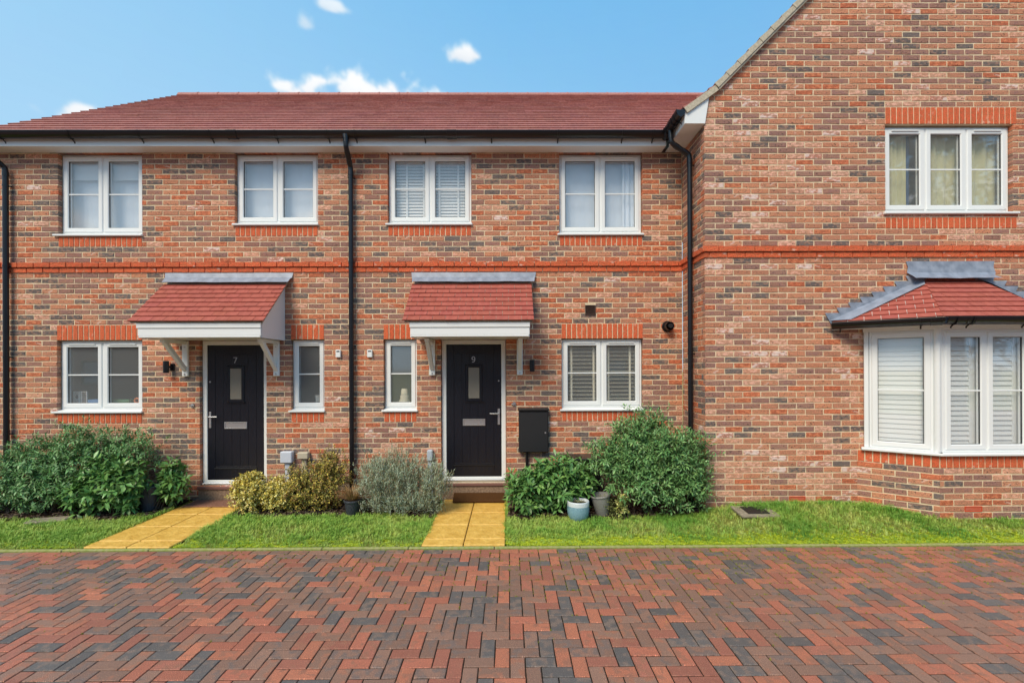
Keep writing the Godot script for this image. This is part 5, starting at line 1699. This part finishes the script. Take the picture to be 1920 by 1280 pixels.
func fittings() -> void:
	# wall lamps: a short black cylinder on a back plate
	for k in 2:
		var x := -4.86 if k == 0 else 0.335
		var l := thing("wall_lamp", "black up and down wall lamp beside the porch of door " + ("seven" if k == 0 else "nine"), "lamp", P(x, 1.95, DM))
		var b := MB.new()
		b.bevel_box(x - 0.03, x + 0.03, 1.90, 2.0, -DM, -DM + 0.02, 0.004)
		b.tube([P(x, 1.95, DM - 0.02), P(x, 1.95, DM - 0.06)], 0.014, 10)
		part(b, "back_plate", M.black, l)
		var c := MB.new()
		var cx := x - 0.035 if k == 0 else x
		c.lathe(P(cx, 1.865, DM - 0.085), [[0.026, 0.01], [0.03, 0.0], [0.036, 0.0], [0.036, 0.17], [0.03, 0.17], [0.026, 0.16]], 20)
		part(c, "cylinder", M.black, l)
		var g := MB.new()
		g.lathe(P(cx, 1.878, DM - 0.085), [[0.0, 0.0], [0.028, 0.0]], 14)
		g.lathe(P(cx, 2.022, DM - 0.085), [[0.0, 0.0], [0.028, 0.0]], 14)
		part(g, "lens", M.frosted, l)
	for k in 2:
		var x := -2.465 if k == 0 else -2.01
		var s := thing("sensor_box", "small white sensor box with dark top slot beside the narrow window of house " + ("seven" if k == 0 else "nine"), "box", P(x, 2.08, DM))
		var b := MB.new()
		b.bevel_box(x - 0.037, x + 0.037, 2.078, 2.192, -DM + 0.003, -DM + 0.035, 0.008)
		part(b, "case", M.white, s)
		var d := MB.new()
		d.bevel_box(x - 0.022, x + 0.022, 2.158, 2.176, -DM + 0.033, -DM + 0.037, 0.001)
		part(d, "slot", M.black_dull, s)
	# black meter cupboard of house nine
	var mc := thing("meter_cupboard", "black meter cupboard on the wall beside door nine", "cupboard", P(0.353, 0.7, DM))
	var box := MB.new()
	box.bevel_box(0.14, 0.566, 0.705, 1.315, -DM, -DM + 0.085, 0.006)
	part(box, "case", M.black_dull, mc)
	var dr := MB.new()
	dr.bevel_box(0.150, 0.556, 0.715, 1.285, -DM + 0.086, -DM + 0.10, 0.006)
	part(dr, "door", M.black_dull, mc)
	var tp := MB.new()
	tp.xf = Transform3D(Basis(Vector3(1, 0, 0), 0.12), P(0.353, 1.315, DM - 0.06))
	tp.bevel_box(-0.222, 0.222, 0.0, 0.02, -0.055, 0.062, 0.004)
	part(tp, "lid", M.black_dull, mc)
	var lk := MB.new()
	lk.tube([P(0.52, 0.99, DM - 0.099), P(0.52, 0.99, DM - 0.106)], 0.012, 12)
	part(lk, "lock", M.metal, mc)
	var pp := MB.new()
	pp.tube([P(0.255, 0.0, DM - 0.04), P(0.255, 0.704, DM - 0.04)], 0.02, 12)
	part(pp, "supply_pipe", M.black, mc)
	# grey service boxes with conduits
	var bx := [[-3.195, 0.65, 0.17, 0.165, "pale grey service box with wide conduit beside door seven"], [-2.957, 0.672, 0.155, 0.1, "stained cream service box half behind the golden shrub"], [-1.14, 0.665, 0.08, 0.16, "grey service box beside door nine behind the lavender"]]
	for k in 3:
		var a: Array = bx[k]
		var s := thing("service_box", a[4], "box", P(a[0], 0, DM))
		var b := MB.new()
		b.bevel_box(a[0] - a[2] / 2, a[0] + a[2] / 2, a[1] - a[3] / 2, a[1] + a[3] / 2, -DM, -DM + 0.09, 0.012)
		var col: Color = [srgb(196, 204, 216), srgb(186, 178, 158), srgb(180, 190, 202)][k]
		var pm := mat(col, 0.5)
		part(b, "case", pm, s)
		var c := MB.new()
		c.bevel_box(a[0] - 0.035, a[0] + 0.035, -0.02, a[1] - a[3] / 2 - 0.001, -DM, -DM + 0.05, 0.01)
		part(c, "conduit", pm, s)
	for k in 2:
		var x := -4.575 if k == 0 else 0.075
		var y := 1.392 if k == 0 else 1.395
		var b := thing("door_bell", "small round silver fitting on the brickwork beside door " + ("seven" if k == 0 else "nine"), "fitting", P(x, y, DM))
		var m := MB.new()
		m.tube([P(x, y, DM), P(x, y, DM - 0.016)], [0.034, 0.026], 16)
		part(m, "plate", M.metal, b)
		var n := MB.new()
		n.tube([P(x, y, DM - 0.015), P(x, y, DM - 0.03)], 0.012, 12)
		n.tube([P(x - 0.04, y - 0.006, DM - 0.01), P(x - 0.012, y, DM - 0.02)], 0.007, 8)
		part(n, "button", M.metal, b)
	# black lidded bin behind the shrubs
	var bn := thing("storage_bin", "black lidded bin half hidden by the tall shrub below the window", "bin", P(1.02, 0.02, 6.36))
	var bb := MB.new()
	var q0 := []; var q1 := []
	for c in [[-1, 1], [1, 1], [1, -1], [-1, -1]]:
		q0.append(P(1.03 + c[0] * 0.2, 0.02, 6.38 - c[1] * 0.15)); q1.append(P(1.03 + c[0] * 0.235, 0.64, 6.38 - c[1] * 0.18))
	for i in 4: bb.face([q0[i], q0[(i + 1) % 4], q1[(i + 1) % 4], q1[i]], (q0[i] + q0[(i + 1) % 4]) / 2 - P(1.03, 0.02, 6.38))
	part(bb, "body", M.black_dull, bn)
	var bl := MB.new()
	bl.bevel_box(0.775, 1.285, 0.64, 0.675, -6.58, -6.18, 0.01)
	part(bl, "lid", M.black, bn)
	# mats
	var mt := MB.new()
	mt.xf = Transform3D(Basis(Vector3(1, 0, 0), 0.36), P(-0.44, 0.075, 6.49))
	mt.bevel_box(-0.36, 0.37, -0.012, 0.012, -0.1, 0.11, 0.006)
	single(mt, "door_mat", M.coir, "brown coir mat on the slabs at door nine", "mat")
	var mr := MB.new()
	mr.bevel_box(-4.50, -3.72, 0.022, 0.036, -6.575, -6.27, 0.005)
	single(mr, "door_mat", M.rug, "mottled pink brown mat on the slabs at door seven", "mat")
	# drain cover in the right lawn, stepping stone in the left bed
	var y := ground_h(3.1, 5.62)
	var dc := thing("drain_cover", "black drain lid in a concrete surround on the lawn", "drain cover", P(3.02, y, 5.58))
	var ds := MB.new()
	ds.xf = Transform3D(Basis(Vector3(1, 0, 0), 0.09), P(3.02, y + 0.012, 5.58))
	ds.bevel_box(-0.23, 0.23, -0.03, 0.004, -0.15, 0.16, 0.008)
	part(ds, "surround", M.concrete, dc)
	var dl := MB.new()
	dl.xf = ds.xf
	dl.bevel_box(-0.13, 0.13, 0.0045, 0.012, -0.1, 0.11, 0.004)
	part(dl, "lid", M.black_dull, dc)
	var ss := MB.new()
	ss.xf = Transform3D(Basis(Vector3.UP, 0.3), P(-5.75, ground_h(-5.75, 5.72) + 0.01, 5.72))
	ss.bevel_box(-0.22, 0.2, -0.03, 0.025, -0.1, 0.09, 0.015)
	single(ss, "flat_stone", M.concrete, "flat grey stone lying at the edge of the left bed", "stone")

# Across the road, seen only in the panes: a brick house and a conifer.
func opposite() -> void:
	var wall_m := triplanar(mat(Color(1, 1, 1), 0.9), 0.8, grain(90, 0.2, srgb(120, 72, 56), srgb(172, 110, 84)))
	for k in 2:
		var x0: float = [-29.0, -5.0][k]
		var x1: float = [-12.5, 11.0][k]
		var z0: float = [9.5, 13.0][k]
		var h := thing("opposite_house", ["brick house across the road mirrored in the kitchen window of house seven", "brick house across the road mirrored in the panes of house nine"][k], "house", Vector3((x0 + x1) / 2, 0, z0))
		var w := MB.new()
		w.box(x0, x1, -0.3, 5.0, z0, z0 + 8)
		part(w, "wall", wall_m, h)
		var r := MB.new()
		var zm := z0 + 4.0
		r.face([Vector3(x0 - 0.2, 4.95, z0 - 0.25), Vector3(x1 + 0.2, 4.95, z0 - 0.25), Vector3(x1 + 0.2, 7.9, zm), Vector3(x0 - 0.2, 7.9, zm)], Vector3(0, 1, -1))
		r.face([Vector3(x0 - 0.2, 4.95, z0 + 8.25), Vector3(x1 + 0.2, 4.95, z0 + 8.25), Vector3(x1 + 0.2, 7.9, zm), Vector3(x0 - 0.2, 7.9, zm)], Vector3(0, 1, 1))
		for xx in [x0, x1]: r.face([Vector3(xx, 4.95, z0), Vector3(xx, 4.95, z0 + 8), Vector3(xx, 7.8, zm)], Vector3(1 if xx == x1 else -1, 0, 0))
		part(r, "roof", M.roof, h)
		for i in 5:
			for j in 2:
				var cx := lerpf(x0, x1, (i + 0.5) / 5.0)
				var y := 1.2 + j * 2.6
				var f := MB.new()
				f.ring(cx - 0.6, cx + 0.6, y, y + 1.2, 0.08, 0.05, -0.02)
				for v in f.v.size():
					f.v[v].z = z0 - f.v[v].z; f.n[v].z = -f.n[v].z
				var fr := part(f, "window", M.white, h)
				var p := MB.new()
				p.face([Vector3(cx - 0.55, y + 0.05, z0 - 0.01), Vector3(cx + 0.55, y + 0.05, z0 - 0.01), Vector3(cx + 0.55, y + 1.15, z0 - 0.01), Vector3(cx - 0.55, y + 1.15, z0 - 0.01)], Vector3(0, 0, -1))
				part(p, "pane", M.obscure, fr)
	var t := thing("conifer_tree", "tall dark conifer mirrored in the gable window", "tree", Vector3(15.2, 0, 4.5))
	var tk := MB.new()
	tk.tube([Vector3(15.2, -0.3, 4.5), Vector3(15.25, 5, 4.5), Vector3(15.2, 12.5, 4.5)], [0.28, 0.18, 0.04], 8)
	part(tk, "trunk", M.twig, t)
	var cr := MB.new()
	for i in 900:
		var y := rng.randf_range(2.0, 12.8)
		var rad := (13.2 - y) * 0.30 + 0.3
		var a := rng.randf() * TAU
		var q := sqrt(rng.randf())
		var p := Vector3(15.2, y, 4.5) + Vector3(cos(a), -0.15, sin(a)) * rad * q
		var d := Vector3(cos(a), -0.25, sin(a)) + Vector3(rng.randfn(), rng.randfn(), rng.randfn()) * 0.3
		for j in 6: leaf(cr, p + d * 0.08 * j, d + Vector3(rng.randfn(), rng.randfn(), rng.randfn()) * 0.5, Vector3.UP, 0.5, 0.14, Color(0.03, 0.06, 0.035).lerp(Color(0.07, 0.11, 0.06), rng.randf()))
	stuff(part(cr, "crown", M.leaf, t))

func _ready() -> void:
	# camera: level, lens shifted up a little, turned and rolled by a fraction of a degree
	var cam := Camera3D.new()
	cam.name = "camera"
	add_child(cam)
	cam.position = Vector3(0, 1.9, 0)
	cam.rotation_degrees = Vector3(0, -0.4, -0.22)
	cam.projection = Camera3D.PROJECTION_FRUSTUM
	cam.near = 0.05
	cam.far = 900.0
	cam.size = 0.05 * 1280.0 / 853.0
	cam.frustum_offset = Vector2(0, 0.05 * 52.0 / 853.0)
	cam.current = true
	# sky and sun: bright, soft, high and a little from the left behind the camera
	var env := Environment.new()
	env.background_mode = Environment.BG_SKY
	var sky := Sky.new()
	sky.sky_material = make_sky()
	env.sky = sky
	env.background_energy_multiplier = 0.425
	env.tonemap_mode = Environment.TONE_MAPPER_LINEAR
	env.tonemap_exposure = 2.42
	env.sdfgi_enabled = true; env.ssao_enabled = true; env.ssil_enabled = true
	var we := WorldEnvironment.new()
	we.name = "environment"
	we.environment = env
	add_child(we)
	var sun := DirectionalLight3D.new()
	sun.name = "sun"
	sun.light_color = srgb(255, 237, 212)
	sun.light_energy = 0.5
	sun.light_angular_distance = 28.0
	sun.shadow_enabled = true
	add_child(sun)
	sun.look_at_from_position(Vector3(-4.0, 8.5, 6.5), Vector3.ZERO)
	rng.seed = 20240607
	batch.seed = 12; batch.frequency = 0.012; batch.fractal_octaves = 2
	hn.seed = 5; hn.frequency = 0.02
	make_materials()
	ground()
	terrace_house(false)
	terrace_house(true)
	gabled_house()
	opposite()
	inside_windows()
	fittings()
	grass()
	plants()
